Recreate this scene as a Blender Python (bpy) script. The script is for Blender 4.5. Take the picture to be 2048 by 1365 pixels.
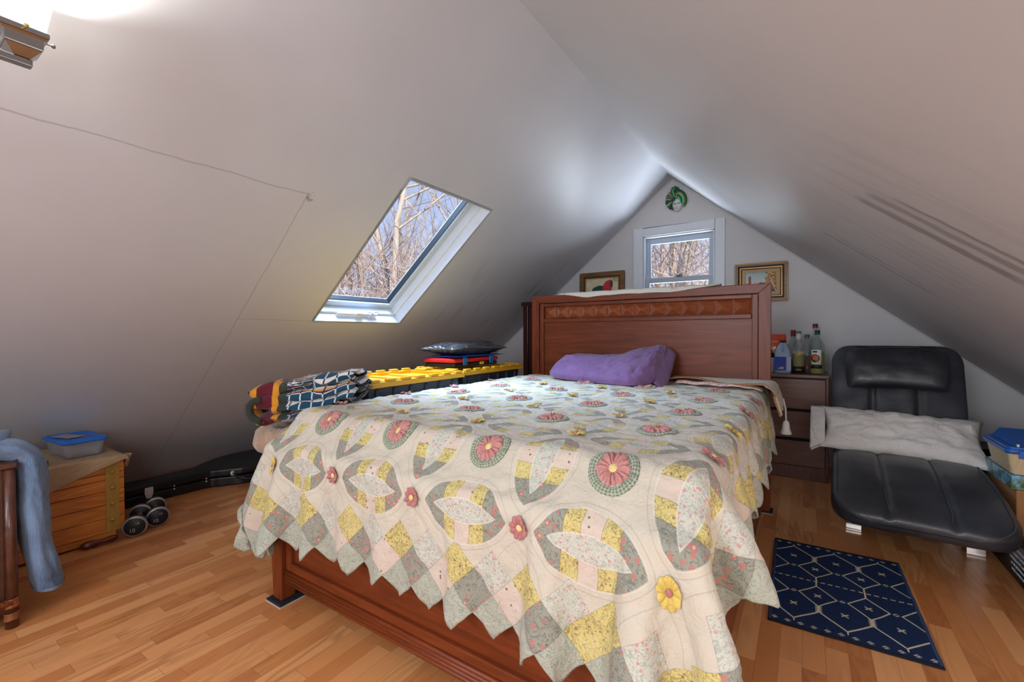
import bpy, bmesh, math, random
import numpy as np
from mathutils import Vector, Matrix, noise
random.seed(7)
C = bpy.context.scene.collection
for o in list(bpy.data.objects): bpy.data.objects.remove(o)
sc = bpy.context.scene
PI = math.pi

# ---------------- camera ----------------
YAW, PIT, ROL, F = math.radians(33.3656), math.radians(-.93786), math.radians(-.2188), 888.04
fwd = Vector((-math.sin(YAW)*math.cos(PIT), math.cos(YAW)*math.cos(PIT), math.sin(PIT)))
rgt = Vector((math.cos(YAW), math.sin(YAW), 0)); upv = rgt.cross(fwd)
r_ = rgt*math.cos(ROL)+upv*math.sin(ROL); u_ = upv*math.cos(ROL)-rgt*math.sin(ROL)
cam = bpy.data.cameras.new('camera'); camo = bpy.data.objects.new('camera', cam); C.objects.link(camo)
cam.sensor_width = 36; cam.lens = F/2048*36; cam.clip_start = .02; cam.clip_end = 300
camo.matrix_world = Matrix(((r_.x, u_.x, -fwd.x, 0), (r_.y, u_.y, -fwd.y, 0), (r_.z, u_.z, -fwd.z, 1.1), (0, 0, 0, 1)))
sc.camera = camo
sc.view_settings.view_transform = 'Standard'; sc.view_settings.look = 'None'
sc.view_settings.gamma = 1; sc.view_settings.use_curve_mapping = False
sc.view_settings.exposure = 0.34

# ---------------- world, sun, daylight, added fill ----------------
w = bpy.data.worlds.new('sky'); sc.world = w; w.use_nodes = True
nt = w.node_tree; nt.nodes.clear()
bg = nt.nodes.new('ShaderNodeBackground'); out = nt.nodes.new('ShaderNodeOutputWorld')
tc = nt.nodes.new('ShaderNodeTexCoord'); sp = nt.nodes.new('ShaderNodeSeparateXYZ'); rp = nt.nodes.new('ShaderNodeValToRGB')
nt.links.new(tc.outputs['Generated'], sp.inputs[0]); nt.links.new(sp.outputs['Z'], rp.inputs[0])
rp.color_ramp.elements[0].position = 0.0; rp.color_ramp.elements[0].color = (.62, .68, .80, 1)
rp.color_ramp.elements[1].position = .55; rp.color_ramp.elements[1].color = (.20, .36, .80, 1)
nt.links.new(rp.outputs[0], bg.inputs[0]); nt.links.new(bg.outputs[0], out.inputs[0]); bg.inputs[1].default_value = 1.0

def lamp(name, kind, loc, d, energy, col, **k):
    l = bpy.data.lights.new(name, kind); l.energy = energy; l.color = col
    for a, v in k.items(): setattr(l, a, v)
    o = bpy.data.objects.new(name, l); C.objects.link(o); o.location = loc
    o.rotation_euler = Vector(d).to_track_quat('-Z', 'Y').to_euler()
    return o
lamp('sun', 'SUN', (3, 8, 6), (-1, .55, -.55), 5.0, (1, .93, .82), angle=.009)
# daylight falling through the gable window and the skylight
lamp('gable_daylight', 'AREA', (-1.02, 5.1, 3.0), (0, -.8, -1), 34, (.62, .78, 1), shape='RECTANGLE', size=1.4, size_y=1.0)
lamp('ground_bounce', 'AREA', (-1.02, 5.3, .7), (0, -1, 1.05), 130, (.76, .87, 1), shape='RECTANGLE', size=1.4, size_y=1.0)
lamp('skylight_daylight', 'AREA', (-3.15, 2.14, 3.1), (.80, 0, -1.0), 270, (.46, .68, 1), shape='RECTANGLE', size=1.0, size_y=1.2)
# added fill lights without fittings, unseen behind the camera and to its right
lamp('rear_fill_area', 'AREA', (-1.0, -2.2, 1.55), (.05, 1, -.05), 44, (.80, .90, 1), shape='RECTANGLE', size=1.3, size_y=1.1)
lamp('rear_fill_point', 'POINT', (-.6, -1.1, 1.95), (0, 0, -1), 18, (.93, .96, 1), shadow_soft_size=.16)
lamp('camera_side_fill', 'POINT', (.30, -.65, 1.0), (0, 0, -1), 31, (.90, .95, 1), shadow_soft_size=.25)
lamp('right_side_fill', 'POINT', (.95, 1.0, .60), (0, 0, -1), 14, (.94, .97, 1), shadow_soft_size=.42)
lamp('skylight_zenith', 'AREA', (-2.15, 2.14, 3.5), (.03, 0, -1.0), 110, (.60, .78, 1), shape='RECTANGLE', size=1.0, size_y=1.2)

# ---------------- node helper ----------------
def lin(c):
    c = c/255.0
    return c/12.92 if c <= .04045 else ((c+.055)/1.055)**2.4
def rgb(r, g, b): return (lin(r), lin(g), lin(b), 1)
class X:
    def __init__(s, g, v): s.g = g; s.v = v
    def _m(s, op, *a): return s.g.math(op, s, *a)
    def __add__(s, o): return s._m('ADD', o)
    __radd__ = __add__
    def __sub__(s, o): return s._m('SUBTRACT', o)
    def __rsub__(s, o): return s.g.math('SUBTRACT', o, s)
    def __mul__(s, o): return s._m('MULTIPLY', o)
    __rmul__ = __mul__
    def __truediv__(s, o): return s._m('DIVIDE', o)
    def __lt__(s, o): return s._m('LESS_THAN', o)
    def __gt__(s, o): return s._m('GREATER_THAN', o)
    def __mod__(s, o): return s._m('FLOORED_MODULO', o)
    def __pow__(s, o): return s._m('POWER', o)
    def __neg__(s): return s*-1
    def abs(s): return s._m('ABSOLUTE')
    def floor(s): return s._m('FLOOR')
    def sqrt(s): return s._m('SQRT')
    def sin(s): return s._m('SINE')
    def cos(s): return s._m('COSINE')
    def min(s, o): return s._m('MINIMUM', o)
    def max(s, o): return s._m('MAXIMUM', o)
    def sat(s): return s.max(0).min(1)
    def step(s, a, b): return ((s-a)/(b-a)).sat()      # linear step
class Mat:
    def __init__(s, name, rough=.6, spec=.5, base=(.8, .8, .8, 1), metal=0, trans=0, coat=0, sheen=0, ior=1.45):
        s.m = bpy.data.materials.new(name); s.m.use_nodes = True; s.t = s.m.node_tree
        s.b = s.t.nodes['Principled BSDF']; s.o = s.t.nodes['Material Output']
        s.set('Base Color', base); s.set('Roughness', rough); s.set('Metallic', metal); s.set('Specular IOR Level', spec)
        s.set('Transmission Weight', trans); s.set('Coat Weight', coat); s.set('Sheen Weight', sheen); s.set('IOR', ior)
    def put(s, sock, v):
        if isinstance(v, X): v = v.v
        if isinstance(v, (int, float, tuple)): sock.default_value = v
        else: s.t.links.new(v, sock)
    def set(s, k, v): s.put(s.b.inputs[k], v)
    def node(s, typ, ins=None, out=0, **k):
        n = s.t.nodes.new(typ)
        for a, v in k.items(): setattr(n, a, v)
        for i, v in (ins or {}).items(): s.put(n.inputs[i], v)
        return X(s, n.outputs[out])
    def math(s, op, *a): return s.node('ShaderNodeMath', dict(enumerate(a)), operation=op)
    def mix(s, f, a, b):
        n = s.t.nodes.new('ShaderNodeMix'); n.data_type = 'RGBA'
        s.put(n.inputs[0], f); s.put(n.inputs[6], a); s.put(n.inputs[7], b)
        return X(s, n.outputs[2])
    def obj(s): return s.node('ShaderNodeTexCoord', out='Object')
    def uv(s): return s.node('ShaderNodeTexCoord', out='UV')
    def xyz(s, v):
        n = s.t.nodes.new('ShaderNodeSeparateXYZ'); s.put(n.inputs[0], v)
        return [X(s, n.outputs[i]) for i in range(3)]
    def comb(s, x=0, y=0, z=0): return s.node('ShaderNodeCombineXYZ', {0: x, 1: y, 2: z})
    def noise(s, v, scale=5, detail=3, rough=.5, dist=0, out=0):
        return s.node('ShaderNodeTexNoise', {'Vector': v, 'Scale': scale, 'Detail': detail, 'Roughness': rough, 'Distortion': dist}, out)
    def vor(s, v, scale=5, out='Distance', feature='F1', rnd=1):
        return s.node('ShaderNodeTexVoronoi', {'Vector': v, 'Scale': scale, 'Randomness': rnd}, out, feature=feature)
    def white(s, v, out=0): return s.node('ShaderNodeTexWhiteNoise', {'Vector': v}, out)
    def ramp(s, f, *st):
        n = s.t.nodes.new('ShaderNodeValToRGB'); s.put(n.inputs[0], f); e = n.color_ramp.elements
        while len(e) < len(st): e.new(.5)
        for i, (p, c) in enumerate(st): e[i].position = p; e[i].color = c
        return X(s, n.outputs[0])
    def bump(s, h, strength=.3, dist=.01):
        n = s.node('ShaderNodeBump', {'Height': h, 'Strength': strength, 'Distance': dist}); s.set('Normal', n)
def plain(name, c, rough=.6, nz=.06, sc_=30, bump=0, **k):
    m = Mat(name, rough=rough, **k); v = m.obj(); n = m.noise(v, sc_, 3)
    c0 = rgb(*c); lo = tuple(x*(1-nz*2) for x in c0[:3])+(1,); hi = tuple(min(1, x*(1+nz*2)) for x in c0[:3])+(1,)
    m.set('Base Color', m.mix(n, lo, hi))
    if bump: m.bump(m.noise(v, sc_*2, 3), bump, .01)
    return m.m
def wood(name, dark, light, axis=0, scale=1.0, rough=.35, coat=.2, streak=26, contrast=1.0, spec=.5):
    m = Mat(name, rough=rough, coat=coat, spec=spec); m.set('Coat Roughness', .25); x, y, z = m.xyz(m.obj())
    a = [x, y, z]; k = [1.0*streak*scale]*3; k[axis] = 1.6*scale
    v = m.comb(*[a[i]*k[i] for i in range(3)])
    n1 = m.noise(v, 1.0, 5, .6, .6); k2 = [9*scale]*3; k2[axis] = .9*scale
    n2 = m.noise(m.comb(*[a[i]*k2[i] for i in range(3)]), 1.0, 2, .5, 1.0)
    rings = ((n2*38).sin()*.5+.5)
    f = (n1*.62+rings*.16+n2*.25-.5)*contrast*1.7+.5
    m.set('Base Color', m.mix(f.sat(), rgb(*dark), rgb(*light)))
    m.bump(n1, .05, .002)
    return m.m

# ---------------- mesh helper ----------------
ROOT = {}
def tag(o, label=None, cat=None, group=None, kind=None):
    if label: o['label'] = label
    if cat: o['category'] = cat
    if group: o['group'] = group
    if kind: o['kind'] = kind
    return o
def thing(name, label, cat, loc=(0, 0, 0), rz=0, group=None, rot=None):
    o = bpy.data.objects.new(name, None); C.objects.link(o); o.empty_display_size = .1
    o.location = loc; o.rotation_euler = rot or (0, 0, rz); tag(o, label, cat, group)
    from mathutils import Euler
    ROOT[o.name] = Matrix.LocRotScale(Vector(loc), Euler(rot or (0, 0, rz)), None)
    return o
class MB:
    def __init__(s): s.v = []; s.f = []; s.uv = {}; s.smooth = []
    def add(s, vs, fs, sm=False, uvs=None):
        b = len(s.v); s.v += [tuple(q) for q in vs]
        for i, q in enumerate(fs):
            s.f.append([b+j for j in q]); s.smooth.append(sm)
            if uvs: s.uv[len(s.f)-1] = [uvs[j] for j in q]
        return s
    def box(s, x0, x1, y0, y1, z0, z1, M=None):
        vs = [Vector((x, y, z)) for z in (z0, z1) for y in (y0, y1) for x in (x0, x1)]
        if M: vs = [M@q for q in vs]
        return s.add(vs, [(0, 2, 3, 1), (4, 5, 7, 6), (0, 1, 5, 4), (2, 6, 7, 3), (0, 4, 6, 2), (1, 3, 7, 5)])
    def hexa(s, vs): return s.add(vs, [(0, 2, 3, 1), (4, 5, 7, 6), (0, 1, 5, 4), (2, 6, 7, 3), (0, 4, 6, 2), (1, 3, 7, 5)])
    def grid(s, fn, nu, nv, cu=False, cv=False, uv=None, caps=False, sm=True):
        vs = [fn(i/(nu if cu else nu-1), j/(nv if cv else nv-1)) for i in range(nu) for j in range(nv)]
        uvs = [uv(i/(nu if cu else nu-1), j/(nv if cv else nv-1)) for i in range(nu) for j in range(nv)] if uv else None
        fs = []
        for i in range(nu if cu else nu-1):
            for j in range(nv if cv else nv-1):
                i2 = (i+1) % nu; j2 = (j+1) % nv
                fs.append((i*nv+j, i2*nv+j, i2*nv+j2, i*nv+j2))
        s.add(vs, fs, sm, uvs)
        if caps:
            b = len(s.v)-nu*nv
            s.f.append([b+j for j in range(nv)][::-1]); s.smooth.append(False)
            s.f.append([b+(nu-1)*nv+j for j in range(nv)]); s.smooth.append(False)
        return s
    def tube(s, pts, r, n=10, caps=True, sm=True, flat=1.0):
        pts = [Vector(p) for p in pts]; rs = r if isinstance(r, (list, tuple)) else [r]*len(pts)
        d0 = (pts[1]-pts[0]).normalized(); up = Vector((0, 0, 1)) if abs(d0.z) < .9 else Vector((1, 0, 0)); rings = []
        for i, p in enumerate(pts):
            d = (pts[min(i+1, len(pts)-1)]-pts[max(i-1, 0)]).normalized()
            a = d.cross(up); a = a.normalized() if a.length > 1e-5 else Vector((1, 0, 0)); b = a.cross(d).normalized(); up = b
            rings.append([p+(a*math.cos(t)+b*math.sin(t)*flat)*rs[i] for t in [2*PI*k/n for k in range(n)]])
        b0 = len(s.v); fs = []
        for i in range(len(pts)-1):
            for k in range(n): fs.append((i*n+k, i*n+(k+1) % n, (i+1)*n+(k+1) % n, (i+1)*n+k))
        s.add([q for ring in rings for q in ring], fs, sm)
        if caps:
            s.f.append([b0+k for k in range(n)][::-1]); s.smooth.append(False)
            s.f.append([b0+(len(pts)-1)*n+k for k in range(n)]); s.smooth.append(False)
        return s
    def lathe(s, prof, c=(0, 0, 0), n=24, M=None, sq=None):
        # prof: (r, z) list; sq: superellipse exponent for squarish sections
        c = Vector(c)
        def fn(a, b):
            i = b*(len(prof)-1); k = int(round(i)); r, z = prof[k]; t = 2*PI*a
            x, y = math.cos(t), math.sin(t)
            if sq: q = (abs(x)**sq+abs(y)**sq)**(-1/sq); x *= q; y *= q
            p = Vector((x*r, y*r, z)); return c+(M@p if M else p)
        return s.grid(fn, n, len(prof), cu=True)
    def prism(s, poly, z0, z1, M=None):
        n = len(poly); vs = [Vector((x, y, z)) for z in (z0, z1) for x, y in poly]
        if M: vs = [M@q for q in vs]
        return s.add(vs, [tuple(range(n))[::-1], tuple(range(n, 2*n))]+[(i, (i+1) % n, n+(i+1) % n, n+i) for i in range(n)])
    def build(s, name, m, parent=None, bevel=0, space='W', label=None, seg=2, sub=0, solid=0, kind=None, offs=-1):
        me = bpy.data.meshes.new(name); vs = s.v
        if parent is not None and space == 'W':
            q = parent
            while q.parent: q = q.parent
            if q.name in ROOT:
                Mi = ROOT[q.name].inverted(); vs = [tuple(Mi@Vector(p)) for p in s.v]
        me.from_pydata([tuple(p) for p in vs], [], s.f); me.update()
        for i, p in enumerate(me.polygons): p.use_smooth = s.smooth[i]
        if s.uv:
            L = me.uv_layers.new(name='UVMap')
            for p in me.polygons:
                if p.index in s.uv:
                    for k, li in enumerate(p.loop_indices): L.data[li].uv = s.uv[p.index][k]
        bm = bmesh.new(); bm.from_mesh(me); bmesh.ops.remove_doubles(bm, verts=bm.verts, dist=1e-5)
        if name not in ('tablecloth_',): bmesh.ops.recalc_face_normals(bm, faces=bm.faces)
        bm.to_mesh(me); bm.free()
        me.materials.append(m)
        o = bpy.data.objects.new(name, me); C.objects.link(o)
        if parent is not None: o.parent = parent
        if solid: md = o.modifiers.new('s', 'SOLIDIFY'); md.thickness = solid; md.offset = offs
        if bevel: md = o.modifiers.new('b', 'BEVEL'); md.width = bevel; md.segments = seg; md.limit_method = 'ANGLE'; md.angle_limit = math.radians(35); md.harden_normals = False
        if sub: md = o.modifiers.new('u', 'SUBSURF'); md.levels = sub; md.render_levels = sub
        if label: o['label'] = label
        if kind: o['kind'] = kind
        if parent is None and s is not None: ROOT.setdefault(o.name, Matrix.Identity(4))
        return o
def B(name, m, parent, x0, x1, y0, y1, z0, z1, bevel=.003, space='W', label=None, M=None):
    return MB().box(x0, x1, y0, y1, z0, z1, M).build(name, m, parent, bevel, space, label)
def sgn(x): return -1 if x < 0 else 1
def nz(p, s=1.0, seed=0): return noise.noise(Vector(p)*s+Vector((seed*7.3, seed*3.1, seed*5.7)))
def text(body, size, M, m, parent, name='lettering', ext=.0004, align='CENTER', label=None, space='W'):
    cu = bpy.data.curves.new('t', 'FONT'); cu.body = body; cu.size = size; cu.extrude = ext; cu.align_x = align; cu.align_y = 'CENTER'
    to = bpy.data.objects.new('t', cu); C.objects.link(to); dg = bpy.context.evaluated_depsgraph_get(); dg.update()
    me = bpy.data.meshes.new_from_object(to.evaluated_get(dg)); bpy.data.objects.remove(to)
    q = parent
    while q.parent: q = q.parent
    me.transform(ROOT[q.name].inverted()@M if space == 'W' else M)
    me.materials.clear(); me.materials.append(m); o = bpy.data.objects.new(name, me); C.objects.link(o); o.parent = parent
    if label: o['label'] = label
    return o
def frameM(o, ex, ey):     # matrix: local x->ex, y->ey, z->ex x ey
    ex = Vector(ex).normalized(); ey = Vector(ey).normalized(); ez = ex.cross(ey)
    return Matrix(((ex.x, ey.x, ez.x, o[0]), (ex.y, ey.y, ez.y, o[1]), (ex.z, ey.z, ez.z, o[2]), (0, 0, 0, 1)))
def struct(o): o['kind'] = 'structure'; return o
# ================= THE ROOM =================
XR, ZR, KS, G = -1.071, 2.588, .828, 4.45
TH = math.atan(KS); cT, sT = math.cos(TH), math.sin(TH); Y0 = -2.6
XL = XR-ZR/KS; XRR = XR+ZR/KS
def cz(x): return ZR-KS*abs(x-XR)
# --- paint ---
def paint(name, base, dirty, side=None):
    m = Mat(name, rough=.42, spec=.35); v = m.obj(); x, y, z = m.xyz(v)
    n = m.noise(v, 1.6, 4, .6); c = m.mix(n, rgb(*dirty), rgb(*base))
    h = m.noise(v, 60, 3)*.5+m.noise(v, 6, 3)
    if side == 'L':
        w1 = (m.noise(v, 5, 3)-.5)*.02; w2 = (m.noise(v, 9, 3)-.5)*.03
        dx = (x+2.037+w1).abs(); dy = (y-1.281+w2*.5).abs(); dz = (x+2.757+w1*.5).abs()
        c1 = (dx < .0026)*(y < 1.30)
        c2 = (dy < .0032)*(x < -2.03)
        c3 = (dz < .0018)*(y > 1.28)*(y < 1.765)
        pt = (((x+2.045)**2*1.0+(y-1.30)**2).sqrt() < .022)*(m.noise(v, 40, 3) > .52)
        cr = (c1*.32+c2*.30+c3*.35+pt*.5).sat()
        c = m.mix(cr, c, rgb(92, 84, 74))
        # scuffs below and beyond the skylight
        st = m.noise(m.comb(x*2.2, y*15, z*2.2), 1.0, 3, .55)
        mk = st.step(.56, .66)*y.step(2.7, 3.1)*x.step(-1.9, -2.2)*(m.noise(v, 1.3, 2).step(.42, .6))
        c = m.mix(mk*.62, c, rgb(120, 120, 130))
        h = h-cr*3
    if side == 'R':
        d = (x+1.071)                                   # distance down the slope
        st = m.noise(m.comb(x*1.6, y*16, z*1.6), 1.0, 3, .5, .2)
        mk = st.step(.53, .60)*y.step(1.2, 1.7)*(1-y.step(3.1, 3.6))*x.step(-.05, .12)*m.noise(v, 1.1, 2).step(.36, .5)
        def streak(yc, w, x0, x1):
            e = (y-yc-(x-x0)*-.05+(m.noise(v, 14, 3)-.5)*.03).abs()
            return (1-e.step(w*.6, w))*x.step(x0, x0+.03)*(1-x.step(x1-.06, x1))
        s2 = streak(1.985, .034, .14, .58)+streak(1.88, .030, .16, .68)+streak(1.80, .014, .22, .62)+streak(2.89, .018, .07, .54)+streak(2.81, .012, .12, .5)+streak(1.52, .02, .42, .7)
        c = m.mix((mk*.12+s2*.5).sat(), c, rgb(118, 114, 114))
        hi = m.noise(m.comb(x*2, y*22, z*2), 1.0, 2).step(.60, .68)*y.step(3.3, 3.8)*(1-x.step(-.5, -.2))  # white streaks near the gable peak: bounced light painted into the colour
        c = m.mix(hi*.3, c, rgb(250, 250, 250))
    m.set('Base Color', c); m.bump(h, .10, .004)
    return m.m
M_cl = paint('paint_slope_left', (204, 205, 210), (190, 190, 195), 'L')
M_cr = paint('paint_slope_right', (205, 205, 208), (193, 192, 195), 'R')
M_wall = paint('paint_gable', (210, 208, 208), (196, 194, 194))
M_trim = plain('white_gloss_trim', (216, 220, 226), .3, .02, 20)
# --- slopes with skylight hole ---
SB0, SB1, SY0, SY1 = .99, 2.187, 1.765, 2.515
def sl(y, b, n=0.0, side=-1):     # point on the slope: y along the house, b down from the ridge, n outward
    return (XR+side*(b*cT+n*sT), y, ZR-b*sT+n*cT)
BE = ZR/sT
mb = MB(); ys = [Y0, SY0, SY1, G]; bs = [0, SB0, SB1, BE]
for i in range(3):
    for j in range(3):
        if i == 1 and j == 1: continue
        mb.add([sl(ys[i], bs[j]), sl(ys[i+1], bs[j]), sl(ys[i+1], bs[j+1]), sl(ys[i], bs[j+1])], [(0, 1, 2, 3)])
ce = struct(mb.build('ceiling', M_cl))
mb = MB(); mb.add([sl(Y0, 0, 0, 1), sl(G, 0, 0, 1), sl(G, BE, 0, 1), sl(Y0, BE, 0, 1)], [(0, 1, 2, 3)])
struct(mb.build('ceiling', M_cr))
# --- gable wall with window hole ---
WX0, WX1, WZ0, WZ1 = -1.35, -.692, 1.22, 2.06
mb = MB()
mb.add([(XL, G, 0), (WX0, G, 0), (WX0, G, cz(WX0)), (XR, G, ZR), (WX1, G, cz(WX1)), (WX1, G, 0), (XRR, G, 0), (WX0, G, WZ0), (WX1, G, WZ0), (WX0, G, WZ1), (WX1, G, WZ1)],
       [(0, 1, 7, 9, 2), (1, 5, 8, 7), (9, 10, 4, 3, 2), (5, 6, 4, 10, 8)])
struct(mb.build('wall_back', M_wall))
struct(MB().add([(XL, Y0, 0), (XRR, Y0, 0), (XR, Y0, ZR)], [(0, 1, 2)]).build('wall_front', M_wall))
# --- floor ---
m = Mat('laminate_floor', rough=.30, spec=.45, coat=.15); m.set('Coat Roughness', .2)
x, y, z = m.xyz(m.obj()); SW = .066
sid = (x/SW).floor(); r1 = m.white(m.comb(sid, 3.3, 0)); r1b = m.white(m.comb(sid, 9.1, 0))
yy = y/(.30+r1b*.16)+r1*7; cid = yy.floor(); rc = m.white(m.comb(sid, cid, 1.7)); rd = m.white(m.comb(sid, cid, 5.7))
gx = x*1.0+rd*9; nn = m.noise(m.comb(gx*9, y*1.5+rc*11, rd*5), 1.0, 2, .5, .4)
fine = m.noise(m.comb(gx*95, y*3.2, rd*8), 1.0, 4, .6)
cath = ((nn*62).sin()*.5+.5)**2*m.noise(m.comb(gx*5, y*.9, 3), 1.0, 1).step(.45, .62)
tone = (rc*.75+fine*.28-.12).sat()
c = m.ramp(tone, (0, rgb(188, 116, 66)), (.35, rgb(208, 138, 82)), (.7, rgb(222, 156, 100)), (1, rgb(234, 178, 124)))
c = m.mix(cath*.45, c, rgb(138, 82, 44)); c = m.mix(fine.step(.62, .8)*.35, c, rgb(140, 78, 40))
c = m.mix((m.noise(v_ := m.comb(gx*20, y*3, 2), 1, 2).step(.70, .78))*.4, c, rgb(110, 60, 32))
ex = (x/SW % 1.0); e1 = (ex.min(1-ex)) < .012; ey = yy % 1.0; e2 = (ey.min(1-ey)) < .0022
seam = e1.max(e2); c = m.mix(seam*.45, c, rgb(96, 54, 30))
m.set('Base Color', c); m.set('Roughness', fine*.12+.26); m.bump(fine*.15-seam, .12, .0015)
M_floor = m.m
struct(MB().box(XL, XRR, Y0, G, -.12, 0).build('floor', M_floor))
# small rounded trims where slopes meet the gable
for sd, nm in ((-1, 'trim_1'), (1, 'trim_2')):
    mb = MB(); pts = [sl(G-.006, b, -.004, sd) for b in (0.02, 1.0, 2.0, 3.0, BE-.05)]
    struct(mb.tube(pts, .006, 6).build(nm, M_wall))

# --- gable window ---
glass = Mat('window_glass', rough=0); t = glass.t
tr = t.nodes.new('ShaderNodeBsdfTransparent'); gl = t.nodes.new('ShaderNodeBsdfGlossy'); gl.inputs['Roughness'].default_value = .02
mx = t.nodes.new('ShaderNodeMixShader'); mx.inputs[0].default_value = .035
t.links.new(tr.outputs[0], mx.inputs[1]); t.links.new(gl.outputs[0], mx.inputs[2]); t.links.new(mx.outputs[0], glass.o.inputs[0])
M_glass = glass.m
W1 = bpy.data.objects.new('window_1', None); C.objects.link(W1); struct(W1); W1.location = (-1.02, G, 1.22); ROOT['window_1'] = Matrix.Translation((-1.02, G, 1.22))
ca = MB()   # casing boards
for a in ((-1.447, WX0, G-.018, G, 1.14, 2.145), (WX1, -.606, G-.018, G, 1.14, 2.145)): ca.box(*a)
ca.box(WX0, WX1, G-.018, G, WZ1, 2.145); ca.box(-1.45, -.60, G-.05, G, 1.14, 1.22)
ca.build('casing', M_trim, W1, .003)
jb = MB(); D = .11
jb.box(WX0, WX0+.014, G-.005, G+D, WZ0, WZ1); jb.box(WX1-.014, WX1, G-.005, G+D, WZ0, WZ1)
jb.box(WX0, WX1, G-.005, G+D, WZ1-.014, WZ1); jb.box(WX0, WX1, G-.005, G+D, WZ0, WZ0+.014); jb.build('jamb', M_trim, W1, .002)
def sash(name, x0, x1, z0, z1, y, wf, top=None):
    s = MB(); top = top or wf
    s.box(x0, x0+wf, y, y+.03, z0, z1); s.box(x1-wf, x1, y, y+.03, z0, z1); s.box(x0+wf, x1-wf, y, y+.03, z1-top, z1); s.box(x0+wf, x1-wf, y, y+.03, z0, z0+wf)
    o = s.build(name, M_sash, W1, .004)
    B('pane', M_glass, o, x0+wf, x1-wf, y+.012, y+.016, z0+wf, z1-top, 0)
    return o
M_sash = plain('grey_white_vinyl', (172, 184, 198), .35, .02, 20)
sash('upper_sash', WX0+.014, WX1-.014, 1.60, WZ1-.014, G+.055, .042, .058)
sash('lower_sash', WX0+.014, WX1-.014, WZ0+.014, 1.645, G+.018, .042, .05)
lk = MB(); lk.box(-1.035, -.985, G+.012, G+.03, 1.645, 1.655); lk.tube([(-1.01, G+.02, 1.655), (-1.01, G+.02, 1.664), (-.985, G+.012, 1.667)], .005, 8)
lk.build('sash_lock', plain('dark_lock_metal', (40, 42, 46), .4), W1)
# panel seams of the gable wall
for i, (xx, z0, z1) in enumerate(((-1.482, 1.0, 2.235), (-2.10, .9, 1.70))):
    struct(B('trim_%d' % (3+i), M_wall, None, xx-.012, xx+.012, G-.004, G, z0, z1, .001))

# --- skylight ---
W2 = bpy.data.objects.new('window_2', None); C.objects.link(W2); struct(W2); ROOT['window_2'] = Matrix.Identity(4)
M_well = plain('skylight_white', (222, 228, 236), .35, .02, 12)
def slbox(mb, y0, y1, b0, b1, n0, n1): return mb.hexa([Vector(sl(yy_, bb, nn_)) for nn_ in (n0, n1) for bb in (b0, b1) for yy_ in (y0, y1)])
wl = MB(); WD = .155; T = .02
slbox(wl, SY0-T, SY0, SB0-T, SB1+T, 0, WD); slbox(wl, SY1, SY1+T, SB0-T, SB1+T, 0, WD)
slbox(wl, SY0, SY1, SB0-T, SB0, 0, WD); slbox(wl, SY0, SY1, SB1, SB1+T, 0, WD); wl.build('lining', M_well, W2)
fr_ = MB()   # fixed frame, a step further out and a little inside the lining
slbox(fr_, SY0, SY0+.018, SB0, SB1, .075, .19); slbox(fr_, SY1-.018, SY1, SB0, SB1, .075, .19)
slbox(fr_, SY0, SY1, SB0, SB0+.018, .075, .19); slbox(fr_, SY0, SY1, SB1-.018, SB1, .075, .19); fr_.build('fixed_frame', M_well, W2, .003)
M_alu = plain('skylight_sash_grey', (196, 208, 216), .22, .03, 8, spec=.8)
sh = MB(); a = .045
slbox(sh, SY0+.02, SY0+.02+a, SB0+.02, SB1-.02, .135, .20); slbox(sh, SY1-.02-a, SY1-.02, SB0+.02, SB1-.02, .135, .20)
slbox(sh, SY0+.02+a, SY1-.02-a, SB0+.02, SB0+.02+a, .135, .20); slbox(sh, SY0+.02+a, SY1-.02-a, SB1-.02-a, SB1-.02, .135, .20)
so = sh.build('sash', M_alu, W2, .012, seg=3)
gk = MB(); M_gask = plain('black_gasket', (30, 34, 40), .5); i0 = .02+a
for q in ((SY0+i0, SY0+i0+.006, SB0+i0, SB1-i0), (SY1-i0-.006, SY1-i0, SB0+i0, SB1-i0), (SY0+i0, SY1-i0, SB0+i0, SB0+i0+.006), (SY0+i0, SY1-i0, SB1-i0-.006, SB1-i0)): slbox(gk, *q, .15, .19)
gk.build('gasket', M_gask, so)
p = MB(); slbox(p, SY0+i0, SY1-i0, SB0+i0, SB1-i0, .17, .176); p.build('pane', M_glass, so)
hd = MB(); slbox(hd, 1.95, 2.30, SB1-.036, SB1-.012, .045, .068); slbox(hd, 2.10, 2.16, SB1-.05, SB1-.012, .035, .05)
hd.tube([sl(2.20, SB1-.05, .05), sl(2.30, SB1-.055, .058)], .007, 8); hd.tube([sl(2.235, SB1-.05, .04), sl(2.265, SB1-.05, .06)], .009, 8); hd.build('operator_latch', M_well, W2, .002)

# ================= OUTDOORS =================
def bark(name, a, b):
    m = Mat(name, rough=.9); v = m.obj(); x, y, z = m.xyz(v)
    m.set('Base Color', m.mix(m.noise(m.comb(x*3, y*3, z*.8), 3, 4, .7), rgb(*a), rgb(*b))); return m.m
M_b1 = bark('pale_bark', (120, 108, 100), (226, 214, 200)); M_b2 = bark('grey_bark', (110, 98, 92), (190, 176, 164)); M_tw = bark('twig_bark', (142, 120, 112), (214, 192, 180))
m = Mat('leaf_litter', rough=1); v = m.obj(); m.set('Base Color', m.mix(m.noise(v, 1.5, 6, .7), rgb(120, 96, 80), rgb(196, 170, 148))); M_gr = m.m
def terr(x, y):
    d = max(0, math.hypot(x+1, y-2)-9); return -3.0+d*.20+.5*nz((x*.15, y*.15, 0))
mb = MB(); N = 40
mb.grid(lambda a, b: Vector((-46+a*92, -12+b*64, terr(-46+a*92, -12+b*64))), N, N)
tag(mb.build('ground', M_gr), kind='structure')
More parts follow.
